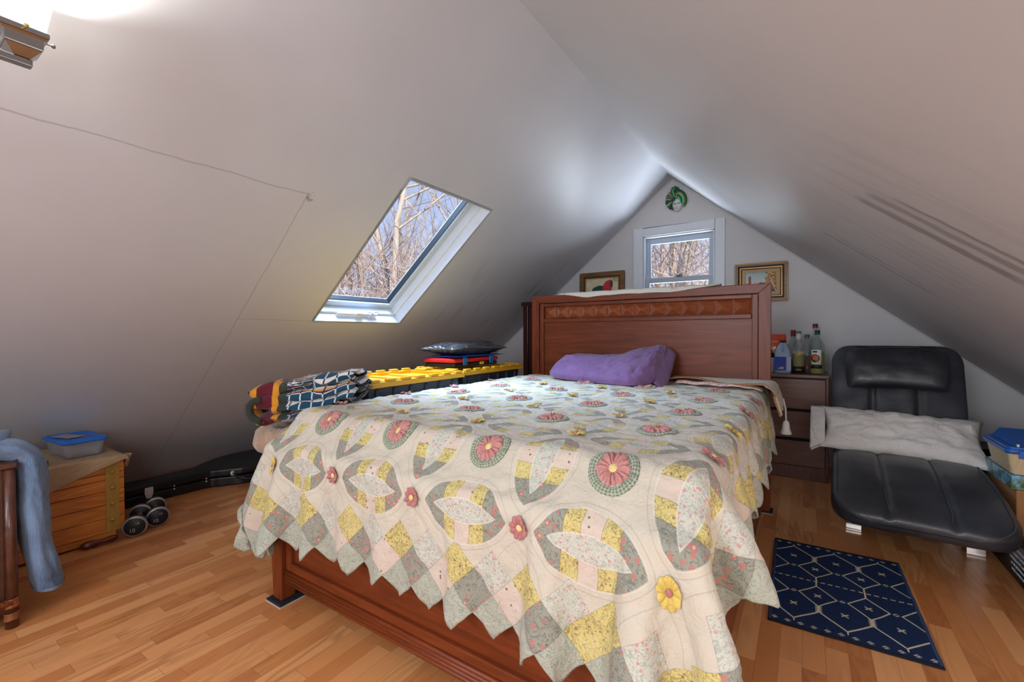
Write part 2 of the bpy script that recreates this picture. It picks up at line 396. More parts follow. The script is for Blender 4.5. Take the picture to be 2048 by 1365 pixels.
def branch(mb, p, d, L, r, depth, rnd, tw):
    n = 4 if depth > 1 else 3; pts = [p]; rs = [r]; q = p.copy(); dd = d.copy()
    for i in range(n):
        dd = (dd+Vector((rnd.uniform(-1, 1), rnd.uniform(-1, 1), rnd.uniform(-.4, .8)))*.17).normalized(); q = q+dd*(L/n); pts.append(q.copy()); rs.append(r*(1-.72*(i+1)/n))
    (mb if depth > 1 else tw).tube(pts, rs, 6 if depth > 2 else (4 if depth > 1 else 3), caps=False)
    if depth <= 0: return
    k = {3: 13, 2: 6, 1: 4}[depth]
    for i in range(k):
        t = rnd.uniform(.25, 1) if depth < 3 else rnd.uniform(.22, 1); j = min(n-1, int(t*n)); f_ = t*n-j; s0 = pts[j].lerp(pts[j+1], f_)
        ax = Vector((rnd.uniform(-1, 1), rnd.uniform(-1, 1), rnd.uniform(-.1, .9))).normalized()
        nd = (dd*.45+ax).normalized(); branch(mb, s0, nd, L*rnd.uniform(.28, .48), max(.004, r*(1-.6*t)*.45), depth-1, rnd, tw)
protos = []
for k in range(3):
    rnd = random.Random(40+k); a_, b_ = MB(), MB(); branch(a_, Vector((0, 0, -.3)), Vector((0, 0, 1)), 13+k, .17-.02*k, 3, rnd, b_)
    a_.add(b_.v, b_.f); t_ = a_.build('bare_tree', (M_b1, M_b2, M_b1)[k]); protos.append(t_)
rnd = random.Random(5); n_tree = 0; TL = 'leafless winter tree in the woods outside the windows'
spots = []
for i in range(34):   # seen through the skylight (left) and the gable window (ahead)
    if i < 17: az = rnd.uniform(34, 62); d = rnd.uniform(10, 30)
    else: az = rnd.uniform(8, 26); d = rnd.uniform(9, 26)
    spots.append((-math.sin(math.radians(az))*d, math.cos(math.radians(az))*d+1.5))
for i, (tx, ty) in enumerate(spots):
    pr = protos[i % 3]
    if i < 3: r = pr
    else: r = pr.copy(); C.objects.link(r)
    r.location = (tx, ty, terr(tx, ty)); s_ = rnd.uniform(.75, 1.15); r.scale = (s_, s_, s_); r.rotation_euler = (0, 0, rnd.uniform(0, 6.28))
    tag(r, TL, 'tree', 'bare trees outside')
for side, az0, az1, cnt in (('a', 30, 66, 3600), ('b', 6, 28, 1700)):    # thicket
    tb = MB(); rnd = random.Random(9)
    for i in range(cnt):
        az = math.radians(rnd.uniform(az0, az1)); d = rnd.uniform(8.5, 27); px, py = -math.sin(az)*d, math.cos(az)*d+1.5
        p0 = Vector((px, py, terr(px, py)+rnd.uniform(0, 5.8))); dd = Vector((rnd.uniform(-1, 1), rnd.uniform(-1, 1), rnd.uniform(.1, 1.3))).normalized(); L = rnd.uniform(.8, 2.6)
        p1 = p0+dd*L*.5+Vector((0, 0, rnd.uniform(-.1, .15))); p2 = p0+dd*L+Vector((0, 0, rnd.uniform(-.2, .3))); tb.tube([p0, p1, p2], [.014, .009, .003], 3, caps=False)
    o = tb.build('underbrush', M_tw); tag(o, 'tangle of bare brush and twigs among the trees beyond the '+('skylight' if side == 'a' else 'gable window'), 'brush', kind='stuff')
# ================= BED =================
WD_, WL_ = (66, 24, 9), (138, 64, 29)
M_bx = wood('cherry_wood_across', WD_, WL_, 0, 1, .40, .08, contrast=.8, spec=.35); M_bz = wood('cherry_wood_upright', WD_, WL_, 2, 1, .40, .08, contrast=.8, spec=.35); M_by = wood('cherry_wood_lengthwise', WD_, WL_, 1, 1, .40, .08, contrast=.8, spec=.35)
M_stud = wood('cherry_wood_glossy_lit', (100, 42, 20), (176, 96, 56), 0, 1, .26, .3, contrast=.6, spec=.6)  # lighter, glossier cherry: the studs' highlights are partly in the colour
bed = thing('bed', 'large cherry-stained wooden bed with pyramid-studded headboard and panelled footboard', 'bed', (-1.01, 2.05, 0))
HX0, HX1, HY = -1.846, -.170, 3.10
for a, b in ((HX0, HX0+.064), (HX1, HX1-.064)):
    hb = MB(); hb.box(min(a, b), max(a, b), HY, HY+.06, .012, 1.342)   # mitred top corners
    hb.hexa([Vector(q) for q in ((a, HY, 1.342), (b, HY, 1.342), (a, HY+.06, 1.342), (b, HY+.06, 1.342), (a, HY, 1.400), (a+(b-a)*.02, HY, 1.400), (a, HY+.06, 1.4), (a+(b-a)*.02, HY+.06, 1.4))])
    hb.build('headboard_post', M_bz, bed, .004)
t_ = MB(); t_.hexa([Vector(q) for q in ((HX0+.064, HY, 1.342), (HX1-.064, HY, 1.342), (HX0+.064, HY+.06, 1.342), (HX1-.064, HY+.06, 1.342), (HX0+.002, HY, 1.4), (HX1-.002, HY, 1.4), (HX0+.002, HY+.06, 1.4), (HX1-.002, HY+.06, 1.4))])
t_.build('headboard_top_rail', M_bx, bed, .004)
IX0, IX1 = HX0+.068, HX1-.068
B('inner_frame', M_bz, bed, IX0, IX0+.033, HY+.008, HY+.05, .30, 1.338, .003); B('inner_frame', M_bz, bed, IX1-.033, IX1, HY+.008, HY+.05, .30, 1.338, .003)
B('inner_frame', M_bx, bed, IX0+.034, IX1-.034, HY+.008, HY+.05, 1.314, 1.338, .003)
PX0, PX1 = IX0+.036, IX1-.036
B('headboard_panel', M_bx, bed, PX0-.01, PX1+.01, HY+.026, HY+.05, .30, 1.19, .001)
B('headboard_moulding', M_bx, bed, PX0, PX1, HY+.006, HY+.05, 1.188, 1.217, .004)
B('stud_rail', M_bx, bed, PX0-.002, PX1+.002, HY+.034, HY+.05, 1.217, 1.314, .001)
w_ = (PX1-PX0)/14
for i in range(14):
    x0 = PX0+i*w_+.002; x1 = x0+w_-.004; z0, z1 = 1.220, 1.312; yb = HY+.034; yf = HY-.006
    MB().add([(x0, yb, z0), (x1, yb, z0), (x1, yb, z1), (x0, yb, z1), (x0, yb-.003, z0), (x1, yb-.003, z0), (x1, yb-.003, z1), (x0, yb-.003, z1), ((x0+x1)/2, yf-.004, (z0+z1)/2)],
        [(3, 2, 1, 0), (0, 1, 5, 4), (1, 2, 6, 5), (2, 3, 7, 6), (3, 0, 4, 7), (4, 5, 8), (5, 6, 8), (6, 7, 8), (7, 4, 8)]).build('pyramid_stud', M_stud, bed, .0008, seg=1)
# footboard
FY = .985; LX0, LX1, RX0, RX1 = -1.838, -1.764, -.256, -.182
def leg(name, x0, x1, y0, y1, z1):
    mb = MB(); mb.box(x0, x1, y0, y1, .16, z1)
    mb.hexa([Vector(q) for q in ((x0+.004, y0+.004, .012), (x1-.010, y0+.004, .012), (x0+.004, y1-.008, .012), (x1-.010, y1-.008, .012), (x0, y0, .16), (x1, y0, .16), (x0, y1, .16), (x1, y1, .16))])
    return mb.build(name, M_bz, bed, .004)
leg('footboard_leg', LX0, LX1, FY-.012, FY+.062, .62); leg('footboard_leg', RX0, RX1, FY-.012, FY+.062, .62)
B('footboard_panel', M_bx, bed, LX1, RX0, FY+.022, FY+.034, .12, .61, .001)
for a in ((LX1+.004, LX1+.042), (RX0-.042, RX0-.004)): B('footboard_stile', M_bz, bed, a[0], a[1], FY+.004, FY+.04, .142, .56, .004)
B('footboard_lower_rail', M_bx, bed, LX1+.042, RX0-.042, FY+.004, FY+.04, .142, .176, .004); B('footboard_top_rail', M_bx, bed, LX1+.042, RX0-.042, FY+.0, FY+.045, .55, .63, .006)
fl = MB()
for k in range(4): fl.tube([(LX1+.004, FY+.004, .094+k*.0135), (RX0-.004, FY+.004, .094+k*.0135)], .0078, 8)
fl.box(LX1+.004, RX0-.004, FY+.003, FY+.04, .088, .142); fl.build('fluted_moulding', M_bx, bed)
for x0, x1 in ((-1.826, -1.796), (-.222, -.192)): B('side_rail', M_by, bed, x0, x1, FY+.062, HY, .115, .335, .004)
M_cup = plain('black_rubber', (34, 36, 44), .45)
M_pad = plain('felt_pad', (196, 186, 170), .9)
for i, (x0, x1, y0, y1) in enumerate(((LX0, LX1, FY-.012, FY+.062), (RX0, RX1, FY-.012, FY+.062), (HX1-.066, HX1, HY, HY+.06), (HX0, HX0+.066, HY, HY+.06))):
    lab = ['black furniture cup under the far left leg of the footboard', 'black furniture cup under the near footboard leg beneath the quilt corner', 'black furniture cup under the right headboard post', 'black furniture cup under the left headboard post'][i]
    t_ = thing('furniture_cup', lab, 'furniture cup', ((x0+x1)/2, (y0+y1)/2, 0), group='furniture cups under the bed legs')
    B('rubber_cup', M_cup, t_, x0-.016, x1+.016, y0-.016, y1+.016, .003, .0115, .004); B('felt_base', M_pad, t_, x0-.018, x1+.018, y0-.018, y1+.018, 0, .003, .001)
# mattress and box spring
mt = thing('mattress', 'thick mattress hidden under the flowered quilt', 'mattress', (-1.02, 2.05, .34))
B('mattress_body', plain('ticking', (214, 210, 204), .9), mt, -1.78, -.26, 1.09, 3.085, .545, .742, .06)
B('box_spring', plain('box_spring_cloth', (198, 192, 184), .9), mt, -1.78, -.26, 1.06, 3.085, .336, .54, .02)

# ================= QUILT =================
UC, VY = -.985, 1.072; S_, P_ = .39, .12; UM, VM0, VM1 = 1.04, -.455, 1.985
# cloth relaxation (position based) of the sheet over the bed
hh = .026; nu = int(round(2*UM/hh))+1; nv = int(round((VM1-VM0)/hh))+1
ug = np.linspace(-UM, UM, nu); vg = np.linspace(VM0, VM1, nv); UU, VV = np.meshgrid(ug, vg, indexing='ij')
P = np.stack([UC+UU, VY+VV, np.full_like(UU, .785)], -1); hu = ug[1]-ug[0]; hv = vg[1]-vg[0]
rs = np.random.RandomState(3); P[..., 2] += rs.rand(nu, nv)*.002
pin = (P[..., 0] > -1.70) & (P[..., 0] < -.335) & (P[..., 1] > 1.115)
pin |= (P[..., 1] > 2.9) & (P[..., 0] > -1.78) & (P[..., 0] < -.25)
W = np.where(pin, 0., 1.)
bc = np.array([-1.01, 2.085, .40]); bh = np.array([.832, 1.027, .375]); br = .06
P[..., 2][pin] = .777
prev = P.copy()
# extra length along the right-hand hem makes it ripple
sv = 1+.16*np.clip((UU-.80)/.24, 0, 1)+.08*np.clip((-UU-.85)/.2, 0, 1); su = 1+.05*np.clip((-VV-.28)/.2, 0, 1)
def con(A, Bx, wa, wb, rest, k):
    d = Bx-A; L = np.sqrt((d**2).sum(-1, keepdims=True))+1e-9; ws = wa+wb; ws = np.where(ws == 0, 1, ws)
    c_ = d*((L-rest[..., None])/L)*k; A += c_*(wa/ws)[..., None]; Bx -= c_*(wb/ws)[..., None]
pairs = []
def addp(di, dj, par, rest, k):
    pairs.append((di, dj, par, rest, k))
def sweep(di, dj, rest, k, step):
    for o_ in range(step):
        if dj == 0 or di > 0:
            i = np.arange(o_, nu-di, step)
            if len(i) == 0: continue
            j0 = max(0, -dj); j1 = nv-max(0, dj)
            if step == 1: pass
            A = P[i, j0:j1]; Bx = P[i+di, j0+dj:j1+dj]; r = rest[i, j0:j1]
            con(A, Bx, W[i, j0:j1], W[i+di, j0+dj:j1+dj], r, k); P[i, j0:j1] = A; P[i+di, j0+dj:j1+dj] = Bx
        else:
            j = np.arange(o_, nv-dj, step); A = P[:, j]; Bx = P[:, j+dj]
            con(A, Bx, W[:, j], W[:, j+dj], rest[:, j], k); P[:, j] = A; P[:, j+dj] = Bx
Ru = hu*su; Rv = hv*sv; Rd = np.sqrt(Ru**2+Rv**2)
for it in range(300):
    vel = (P-prev)*.965; prev = P.copy(); P = P+vel*W[..., None]; P[..., 2] -= W*.0011
    if it < 120:     # a little push at the corners so that the corner folds stand out
        P[..., 0] += W*np.where((UU > .8) & (VV < -.15), .0004, 0); P[..., 1] -= W*np.where((UU > .8) & (VV < -.15), .0003, 0)
    for q in range(7):
        sweep(1, 0, Ru, 1, 2); sweep(0, 1, Rv, 1, 2); sweep(1, 1, Rd, .5, 2); sweep(1, -1, Rd, .5, 2)
        if q % 2 == 0: sweep(3, 0, Ru*3, .10, 4); sweep(0, 3, Rv*3, .10, 4)
        d_ = P-bc; qv = np.abs(d_)-(bh-br); m_ = np.maximum(qv, 0); ln = np.sqrt((m_**2).sum(-1)); sd = ln+np.minimum(qv.max(-1), 0)-br
        n_ = np.sign(d_)*m_/(ln[..., None]+1e-9); hit = (sd < 0.003) & (ln > 1e-6) & (W > 0)
        P[hit] += (n_*(.003-sd)[..., None])[hit]
        deep = (sd < 0) & (ln <= 1e-6) & (W > 0); P[..., 2][deep] = .778
        for bc2, bh2, b2 in ((np.array([-1.01, 1.01, .33]), np.array([.845, .058, .33]), .012),):
            d_ = P-bc2; qv = np.abs(d_)-bh2; ins_ = (qv.max(-1) < 0) & (W > 0); ax_i = qv.argmax(-1)
            for k_ in range(3):
                mk_ = ins_ & (ax_i == k_); P[..., k_][mk_] = (bc2[k_]+np.sign(d_[..., k_])*bh2[k_])[mk_]
        P[..., 2] = np.maximum(P[..., 2], .012)
def cub(A, n_out, axis):      # Catmull-Rom resampling along an axis
    n = A.shape[axis]; t = np.linspace(0, n-1, n_out); i = np.minimum(t.astype(int), n-2); f = (t-i)
    g = lambda k: np.take(A, np.clip(i+k, 0, n-1), axis=axis)
    sh = [1]*A.ndim; sh[axis] = -1; f = f.reshape(sh)
    a, b, c, d = g(-1), g(0), g(1), g(2)
    return .5*(2*b+(c-a)*f+(2*a-5*b+4*c-d)*f**2+(3*b-a-3*c+d)*f**3)
nU, nV = 209, 245
Q = cub(cub(P, nU, 0), nV, 1); uf = np.linspace(-UM, UM, nU); vf = np.linspace(VM0, VM1, nV)
def nrm(Q):
    a = np.gradient(Q, axis=0); b = np.gradient(Q, axis=1); n = np.cross(a, b); return n/(np.linalg.norm(n, axis=-1, keepdims=True)+1e-12)
N_ = nrm(Q)
UF, VF = np.meshgrid(uf, vf, indexing='ij')
dis = np.zeros((nU, nV))
for i in range(nU):
    for j in range(nV):
        a, b = uf[i], vf[j]
        dis[i, j] = .0056*noise.noise(Vector((a*9, b*9, 1)))+.0042*noise.noise(Vector((a*22, b*22, 4)))+.0055*noise.noise(Vector((a*3.5, b*5+a*2, 9)))+.0022*noise.noise(Vector((a*46+b*20, b*40, 6)))
# seams pull in, patches puff up
pu = np.abs(np.mod(UF, S_)-S_/2); pv = np.abs(np.mod(VF+S_/2, S_)-S_/2)
dis += .0022*np.abs(np.sin(pu*PI/.065))*np.abs(np.sin(pv*PI/.065))
Q = Q+N_*(dis[..., None]+.002); Q[..., 2] = np.maximum(Q[..., 2], .012); N_ = nrm(Q)
def Sf(u, v, h=0.0):
    fi = (u+UM)/(2*UM)*(nU-1); fj = (v-VM0)/(VM1-VM0)*(nV-1); ci = min(max(fi, 0), nU-1.001); cj = min(max(fj, 0), nV-1.001)
    i, j = int(ci), int(cj); a, b = ci-i, cj-j
    L = lambda A: (A[i, j]*(1-a)+A[i+1, j]*a)*(1-b)+(A[i, j+1]*(1-a)+A[i+1, j+1]*a)*b
    p = L(Q)+L(N_)*h
    if fi != ci: i2 = 0 if fi < 0 else nU-1; i3 = 3 if fi < 0 else nU-4; p = p+(Q[i2, j]-Q[i3, j])/3*abs(fi-ci)
    if fj < cj: p = p+(Q[i, 0]-Q[i, 3])/3*abs(fj-cj)
    return Vector(p)
def tooth(a): f = a/P_-.5; f = abs(f-round(f)); return P_*(.5-f)
vs = [tuple(Q[i, j]) for i in range(nU) for j in range(nV)]; uvs = [(uf[i], vf[j]) for i in range(nU) for j in range(nV)]
fs = [(i*nV+j, (i+1)*nV+j, (i+1)*nV+j+1, i*nV+j+1) for i in range(nU-1) for j in range(nV-1)]
def addv(u, v): vs.append(tuple(Sf(u, v))); uvs.append((u, v)); return len(vs)-1
for side in (0, 1, 2):          # foot, left, right teeth
    n = nU if side == 0 else nV; prevc = None
    for k in range(n):
        if side == 0: base = k*nV; a = uf[k]; mk = lambda t: addv(a, VM0-t)
        else: base = (0 if side == 1 else (nU-1)*nV)+k; a = vf[k]; mk = (lambda t: addv(-UM-t, a)) if side == 1 else (lambda t: addv(UM+t, a))
        th_ = max(.0006, tooth(a)*(.97+.06*math.sin(k)))
        col = [base]+[mk(th_*q/4) for q in (1, 2, 3, 4)]
        if prevc:
            for q in range(4):
                f = (prevc[q], prevc[q+1], col[q+1], col[q]); fs.append(f if side in (0, 2) and side == 0 else f)
        prevc = col
# --- fabrics ---
m = Mat('patchwork_quilt', rough=.88, spec=.15, sheen=.15); uvn = m.uv(); u, v, _ = m.xyz(uvn)
def lens(al, ac, h, w):
    rho = (h*h+w*w)/(2*w); return ((al*al+(ac+(rho-w))**2).sqrt()-rho)       # <0 inside
wob = (m.noise(uvn, 8, 2)-.5)*.006
u2, v2 = u+wob, v+wob
pu_ = ((u2 % S_)-S_/2).abs(); pv_ = (((v2+S_/2) % S_)-S_/2).abs()
H_, W_, h_i, w_i = .150, .086, .112, .031
okH = u.abs() < .78; okV = v > -.195
lH = lens(pu_, S_/2-pv_, H_, W_); lV = lens(pv_, S_/2-pu_, H_, W_); iH = lens(pu_, S_/2-pv_, h_i, w_i); iV = lens(pv_, S_/2-pu_, h_i, w_i)
inH = (lH < 0)*okH*(v > -.30); inV = (lV < 0)*okV*(u.abs() < .88)
al = m.math('ADD', m.math('MULTIPLY', inH, pu_), m.math('MULTIPLY', m.math('SUBTRACT', 1, inH), pv_))
core = (inH*(iH < 0)).max(inV*(iV < 0)); band = inH.max(inV)
# border diamonds
eu = 1.04-u.abs(); ev = v+.455; sel = eu < ev; e = eu.min(ev); a_ = sel*v+(1-sel)*u
ap = a_/P_-.5; ep = e/P_; Ai = ap+ep; Bi = ap-ep
ri = (Ai+.5).floor(); rj = (Bi+.5).floor(); row = ri-rj; inB = (row < 2.5)*((1-band).max(row < .5))
par_ = (ri % 2.0) > .5
fA = (Ai+.5-ri); fB = (Bi+.5-rj); sq = fA.min(1-fA).min(fB.min(1-fB))
# prints
v8 = m.comb(u, v, 0)
d1 = m.vor(v8, 100); c1 = m.vor(v8, 100, 1); vine = m.noise(v8, 62, 2, .5, 1.6); vl = ((vine-.5).abs() < .036); vine2 = m.noise(v8, 40, 2, .5, 2.2); vl2 = ((vine2-.5).abs() < .034)
cr, cg, cb = m.xyz(c1)
dA = (d1 < .26)
yel = m.mix(vl*.62, rgb(208, 190, 122), rgb(112, 100, 66)); yel = m.mix(dA*(cr > .62)*.8, yel, rgb(120, 70, 66)); yel = m.mix(m.noise(v8, 9, 2).step(.5, .7)*.4, yel, rgb(214, 200, 142))
d2 = m.vor(v8, 48); c2 = m.xyz(m.vor(v8, 48, 1))
gry = m.mix(vl2*.55, rgb(152, 150, 136), rgb(92, 98, 84)); gry = m.mix((d2 < .36)*(c2[0] > .45)*.85, gry, rgb(188, 120, 110)); gry = m.mix((d2 < .14)*(c2[0] > .45), gry, rgb(214, 170, 156))
bei = m.mix((m.vor(v8, 50) < .17)*(m.xyz(m.vor(v8, 50, 1))[1] > .45)*.85, rgb(208, 190, 174), rgb(98, 84, 62))
flo = m.mix(vl*.40, rgb(200, 198, 184), rgb(112, 134, 116)); flo = m.mix((d1 < .34)*(cg > .5)*.75, flo, rgb(206, 132, 128))
mnt = m.mix(vl2*.5, rgb(176, 178, 162), rgb(118, 132, 116)); mnt = m.mix((d1 < .30)*(cb > .55)*.6, mnt, rgb(204, 150, 138))
cream = m.mix(m.noise(v8, 6, 3), rgb(210, 200, 182), rgb(196, 186, 168))
col = cream
wc = (al < .026); wy = (al < .072)
pc = m.mix(wc, m.mix(wy, gry, yel), bei); pc = m.mix(core, pc, flo); col = m.mix(band, col, pc)
bcol = m.mix(row < .5, m.mix(row < 1.5, m.mix(par_, yel, flo), m.mix(par_, gry, bei)), mnt); bcol = m.mix((row < 1.5)*(row > .5)*par_*((m.white(m.comb(ri, 4, 2))) > .75), bcol, yel)
col = m.mix(inB, col, bcol)
# seams
sH = (lH.abs() < .0022)*okH*(v > -.30); sV = (lV.abs() < .0022)*okV*(u.abs() < .88); sC = ((iH.abs() < .0018)*(lH < 0)*okH).max((iV.abs() < .0018)*(lV < 0)*okV)
seg_ = ((al-.026).abs() < .0013).max((al-.072).abs() < .0013)*band*(1-core); sD = (sq < .014)*inB
bor = (sH.max(sV)); col = m.mix(bor*.5, col, rgb(220, 212, 196)); col = m.mix(sC*.45*(1-inB), col, rgb(228, 224, 208)); col = m.mix((seg_.max(sD))*.35, col, rgb(120, 112, 100))
st = ((lH-.014).abs() < .0011).max((lV-.014).abs() < .0011)*(1-band)*(1-inB); col = m.mix(st*.35, col, rgb(150, 138, 124))
m.set('Base Color', col)
groove = bor.max(sC).max(seg_).max(sD).max(st*.7)
puck = m.noise(v8, 26, 4, .6, .4); weave = m.noise(v8, 260, 2)
m.bump(puck*1.2+weave*.12-groove*.5, .9, .008)
M_quilt = m.m
me = bpy.data.meshes.new('quilt'); me.from_pydata(vs, [], fs); me.update()
L = me.uv_layers.new(name='UVMap')
for p in me.polygons:
    p.use_smooth = True
    for k, li in enumerate(p.loop_indices): L.data[li].uv = uvs[me.loops[li].vertex_index]
me.materials.append(M_quilt)
qt = thing('quilt', 'patchwork quilt with crocheted flowers and a zigzag hem, spread over the bed', 'quilt', (-1.02, 2.0, .78))
quilt = bpy.data.objects.new('quilt_cloth', me); C.objects.link(quilt); me.transform(ROOT[qt.name].inverted()); quilt.parent = qt
md = quilt.modifiers.new('s', 'SOLIDIFY'); md.thickness = .007; md.offset = -1
# crochet flowers
def croc(name, a, b, sc1=1.0):
    m = Mat(name, rough=.85, spec=.1, sheen=.3); v = m.uv(); x, y, z = m.xyz(v)
    h = m.vor(m.comb(x, y, 0), 1.0, feature='F1', rnd=.15); m.set('Base Color', m.mix(h.step(.15, .6), rgb(*a), rgb(*b))); m.bump(1-h, .8, .003); return m.m
M_pk = plain('pink_crochet', (198, 138, 132), .85, .12, 120, .5); M_gn = croc('green_crochet', (96, 112, 84), (176, 178, 160)); M_yc = plain('yellow_crochet', (218, 190, 100), .85, .10, 120, .5); M_rd = plain('rose_crochet', (184, 120, 118), .85, .14, 90, .5)
M_yc2 = plain('pale_yellow_crochet', (226, 208, 140), .85, .08, 120, .5)
def Sfl(cu, cv, r, t, h): return Sf(cu+r*math.cos(t), cv+r*math.sin(t), h)
def big(cu, cv, seed):
    R0 = .045; np_ = 14; ph = seed*.7
    rn = [random.uniform(-.003, .003) for _ in range(np_)]
    def f(a, b):
        t = 2*PI*a; w = abs(math.cos(t*np_/2+ph)); r = .010+b*(R0-.010); k = int((t*np_/2+ph)/PI+.5) % np_
        h = .002+.0125*w**.8*math.sin(min(1, b*1.25)*PI*.62+.25)*(1 if b < .98 else .25)
        t2 = t+.06*math.sin(b*3)*(1 if k % 2 else -1); return Sfl(cu, cv, (r+rn[k]*b)*(1-.17*(1-w)*b), t2, h)
    o = MB().grid(f, 112, 8, cu=True).build('flower_medallion', M_pk, qt)
    def g(a, b): t = 2*PI*a; return Sfl(cu, cv, (.044+b*.022)*(1+.012*math.sin(t*28)*b), t, .002+.004*math.sin(PI*b)+.0008*math.sin(t*56))
    MB().grid(g, 84, 6, cu=True, uv=lambda a, b: (a*40, b*3.2)).build('crochet_ring', M_gn, o)
    def c(a, b): return Sfl(cu, cv, .011*b, 2*PI*a, .004+.004*math.sqrt(max(0, 1-b*b)))
    MB().grid(c, 14, 4, cu=True).build('flower_centre', M_yc2, o)
def small(cu, cv, M1, M2, R=.029):
    ph = random.uniform(0, 6); np_ = 9
    def f(a, b):
        t = 2*PI*a; w = abs(math.cos(t*np_/2+ph)); r = .006+b*(R-.006)*(.82+.18*w); return Sfl(cu, cv, r, t, .004+.011*math.sin(b*PI*.72)*w**.5*(.8+.3*math.sin(t*3+ph)))
    o = MB().grid(f, 72, 7, cu=True).build('small_flower', M1, qt)
    MB().grid(lambda a, b: Sfl(cu, cv, .009*b, 2*PI*a, .008+.005*math.sqrt(max(0, 1-b*b))), 12, 4, cu=True).build('flower_centre', M2, o)
k = 0
for j in range(5):
    for i in range(4): big(-.585+i*.39, j*.39, k); k += 1
for j in range(5):
    for i in range(5):
        cu, cv = -.78+i*.39, -.195+j*.39
        edge = i in (0, 4) or j == 0; corner = j == 0 and i in (0, 4)
        yl = corner or not edge
        if i == 4 and j == 2: yl = True
        small(cu, cv, M_yc if yl else M_rd, M_rd if yl else M_yc2, .034 if corner else .029)
# ================= CUSHION / CLOTH HELPERS =================
def cushion(path, hw, th, nx=26, rend=.06, p=3.2, fn=None, n=22):
    # path: list of (y, z) centre line points; hw: half width; th: half thickness; rounded ends; returns grid function in local coords
    pts = [Vector((0, a, b)) for a, b in path]; cum = [0]
    for i in range(1, len(pts)): cum.append(cum[-1]+(pts[i]-pts[i-1]).length)
    Lt = cum[-1]
    def at(s):
        s = min(max(s, 0), Lt); i = 0
        while i < len(pts)-2 and s > cum[i+1]: i += 1
        f = (s-cum[i])/(cum[i+1]-cum[i]); g = lambda k: pts[min(max(k, 0), len(pts)-1)]
        a, b, c, d = g(i-1), g(i), g(i+1), g(i+2)
        q = .5*(2*b+(c-a)*f+(2*a-5*b+4*c-d)*f*f+(3*b-a-3*c+d)*f**3); return q
    def g(a, b):
        # a in 0..1 along, b round the section
        e = .5-.5*math.cos(PI*a); s = e*Lt; k = 1.0; kt = 1.0
        for dd in (s, Lt-s):
            if dd < rend: q = 1-dd/rend; k *= 1-(rend/hw)*(1-math.sqrt(max(0, 1-q*q)))
            if dd < rend*.8: q = 1-dd/(rend*.8); kt *= max(.02, (max(0, 1-q*q))**.4)
        t = 2*PI*b; cx = math.cos(t); cy = sgn(math.sin(t)+1e-9)*(max(0, 1-abs(cx)**p))**(1/p)
        x = cx*hw*k; h = cy*th*kt
        c_ = at(s); d = (at(s+.01)-at(s-.01)).normalized(); nrm_ = Vector((0, -d.z, d.y))
        if fn: h += fn(x/hw, s/Lt, sgn(cy))*kt*abs(cy)**.5
        return c_+Vector((x, 0, 0))+nrm_*h
    return g
def pillow(mb, w, d, h, M, seed=0, wr=.012, p=2.6, nx=46, ny=32, corner=.06):
    def f(sgnz):
        def g(a, b):
            x, y = a*2-1, b*2-1
            e = max(0, (1-abs(x)**p))**.5*max(0, (1-abs(y)**p))**.5
            c_ = 1+corner*(abs(x*y))**2-.05*(1-x*x)*(abs(y)**3)-.05*(1-y*y)*(abs(x)**3)
            z = sgnz*h*e*(.85+.3*nz((x*1.3, y*1.3, seed)))
            z += wr*e**.3*(nz((x*5, y*2.2, seed+3+sgnz))+.6*nz((x*9+y*5, y*7-x*3, seed+9)))*(1 if e > .02 else 0)
            return M@Vector((x*w*c_, y*d*c_, z))
        return g
    mb.grid(f(1), nx, ny); mb.grid(f(-1), nx, ny); return mb
def sheet(name, fn, nu_, nv_, m, parent, th=.004, uv=None, kind=None, label=None, offs=0):
    return MB().grid(fn, nu_, nv_, uv=uv).build(name, m, parent, solid=th, label=label, offs=offs)

# ================= BEDDING BESIDES THE QUILT =================
# purple pillow leaning on the headboard
m = Mat('purple_cotton', rough=.8, spec=.2, sheen=.2); v = m.obj(); n1 = m.noise(v, 9, 4, .6, .5)
m.set('Base Color', m.mix(n1, rgb(108, 76, 118), rgb(134, 98, 142))); m.bump(m.noise(v, 14, 3, .5, 1.2)+m.noise(v, 200, 2)*.06, .55, .02); M_pur = m.m
pp = thing('pillow', 'rumpled purple pillow slumped against the headboard of the bed', 'pillow', (-1.15, 2.85, .80))
bot = [(-1.52, 2.80, .800), (-1.40, 2.72, .79), (-1.15, 2.66, .787), (-.95, 2.60, .786), (-.84, 2.60, .79), (-.76, 2.70, .80), (-.735, 2.80, .81)]
top = [(-1.535, 2.85, .805), (-1.42, 3.02, .925), (-1.25, 3.055, .930), (-1.10, 3.06, .935), (-.92, 3.07, .985), (-.82, 3.07, 1.005), (-.765, 3.06, 1.005)]
def lerpc(L_, t):
    t = t*(len(L_)-1); i = min(int(t), len(L_)-2); f = t-i; g = lambda k: Vector(L_[min(max(k, 0), len(L_)-1)])
    a, b, c, d = g(i-1), g(i), g(i+1), g(i+2); return .5*(2*b+(c-a)*f+(2*a-5*b+4*c-d)*f*f+(3*b-a-3*c+d)*f**3)
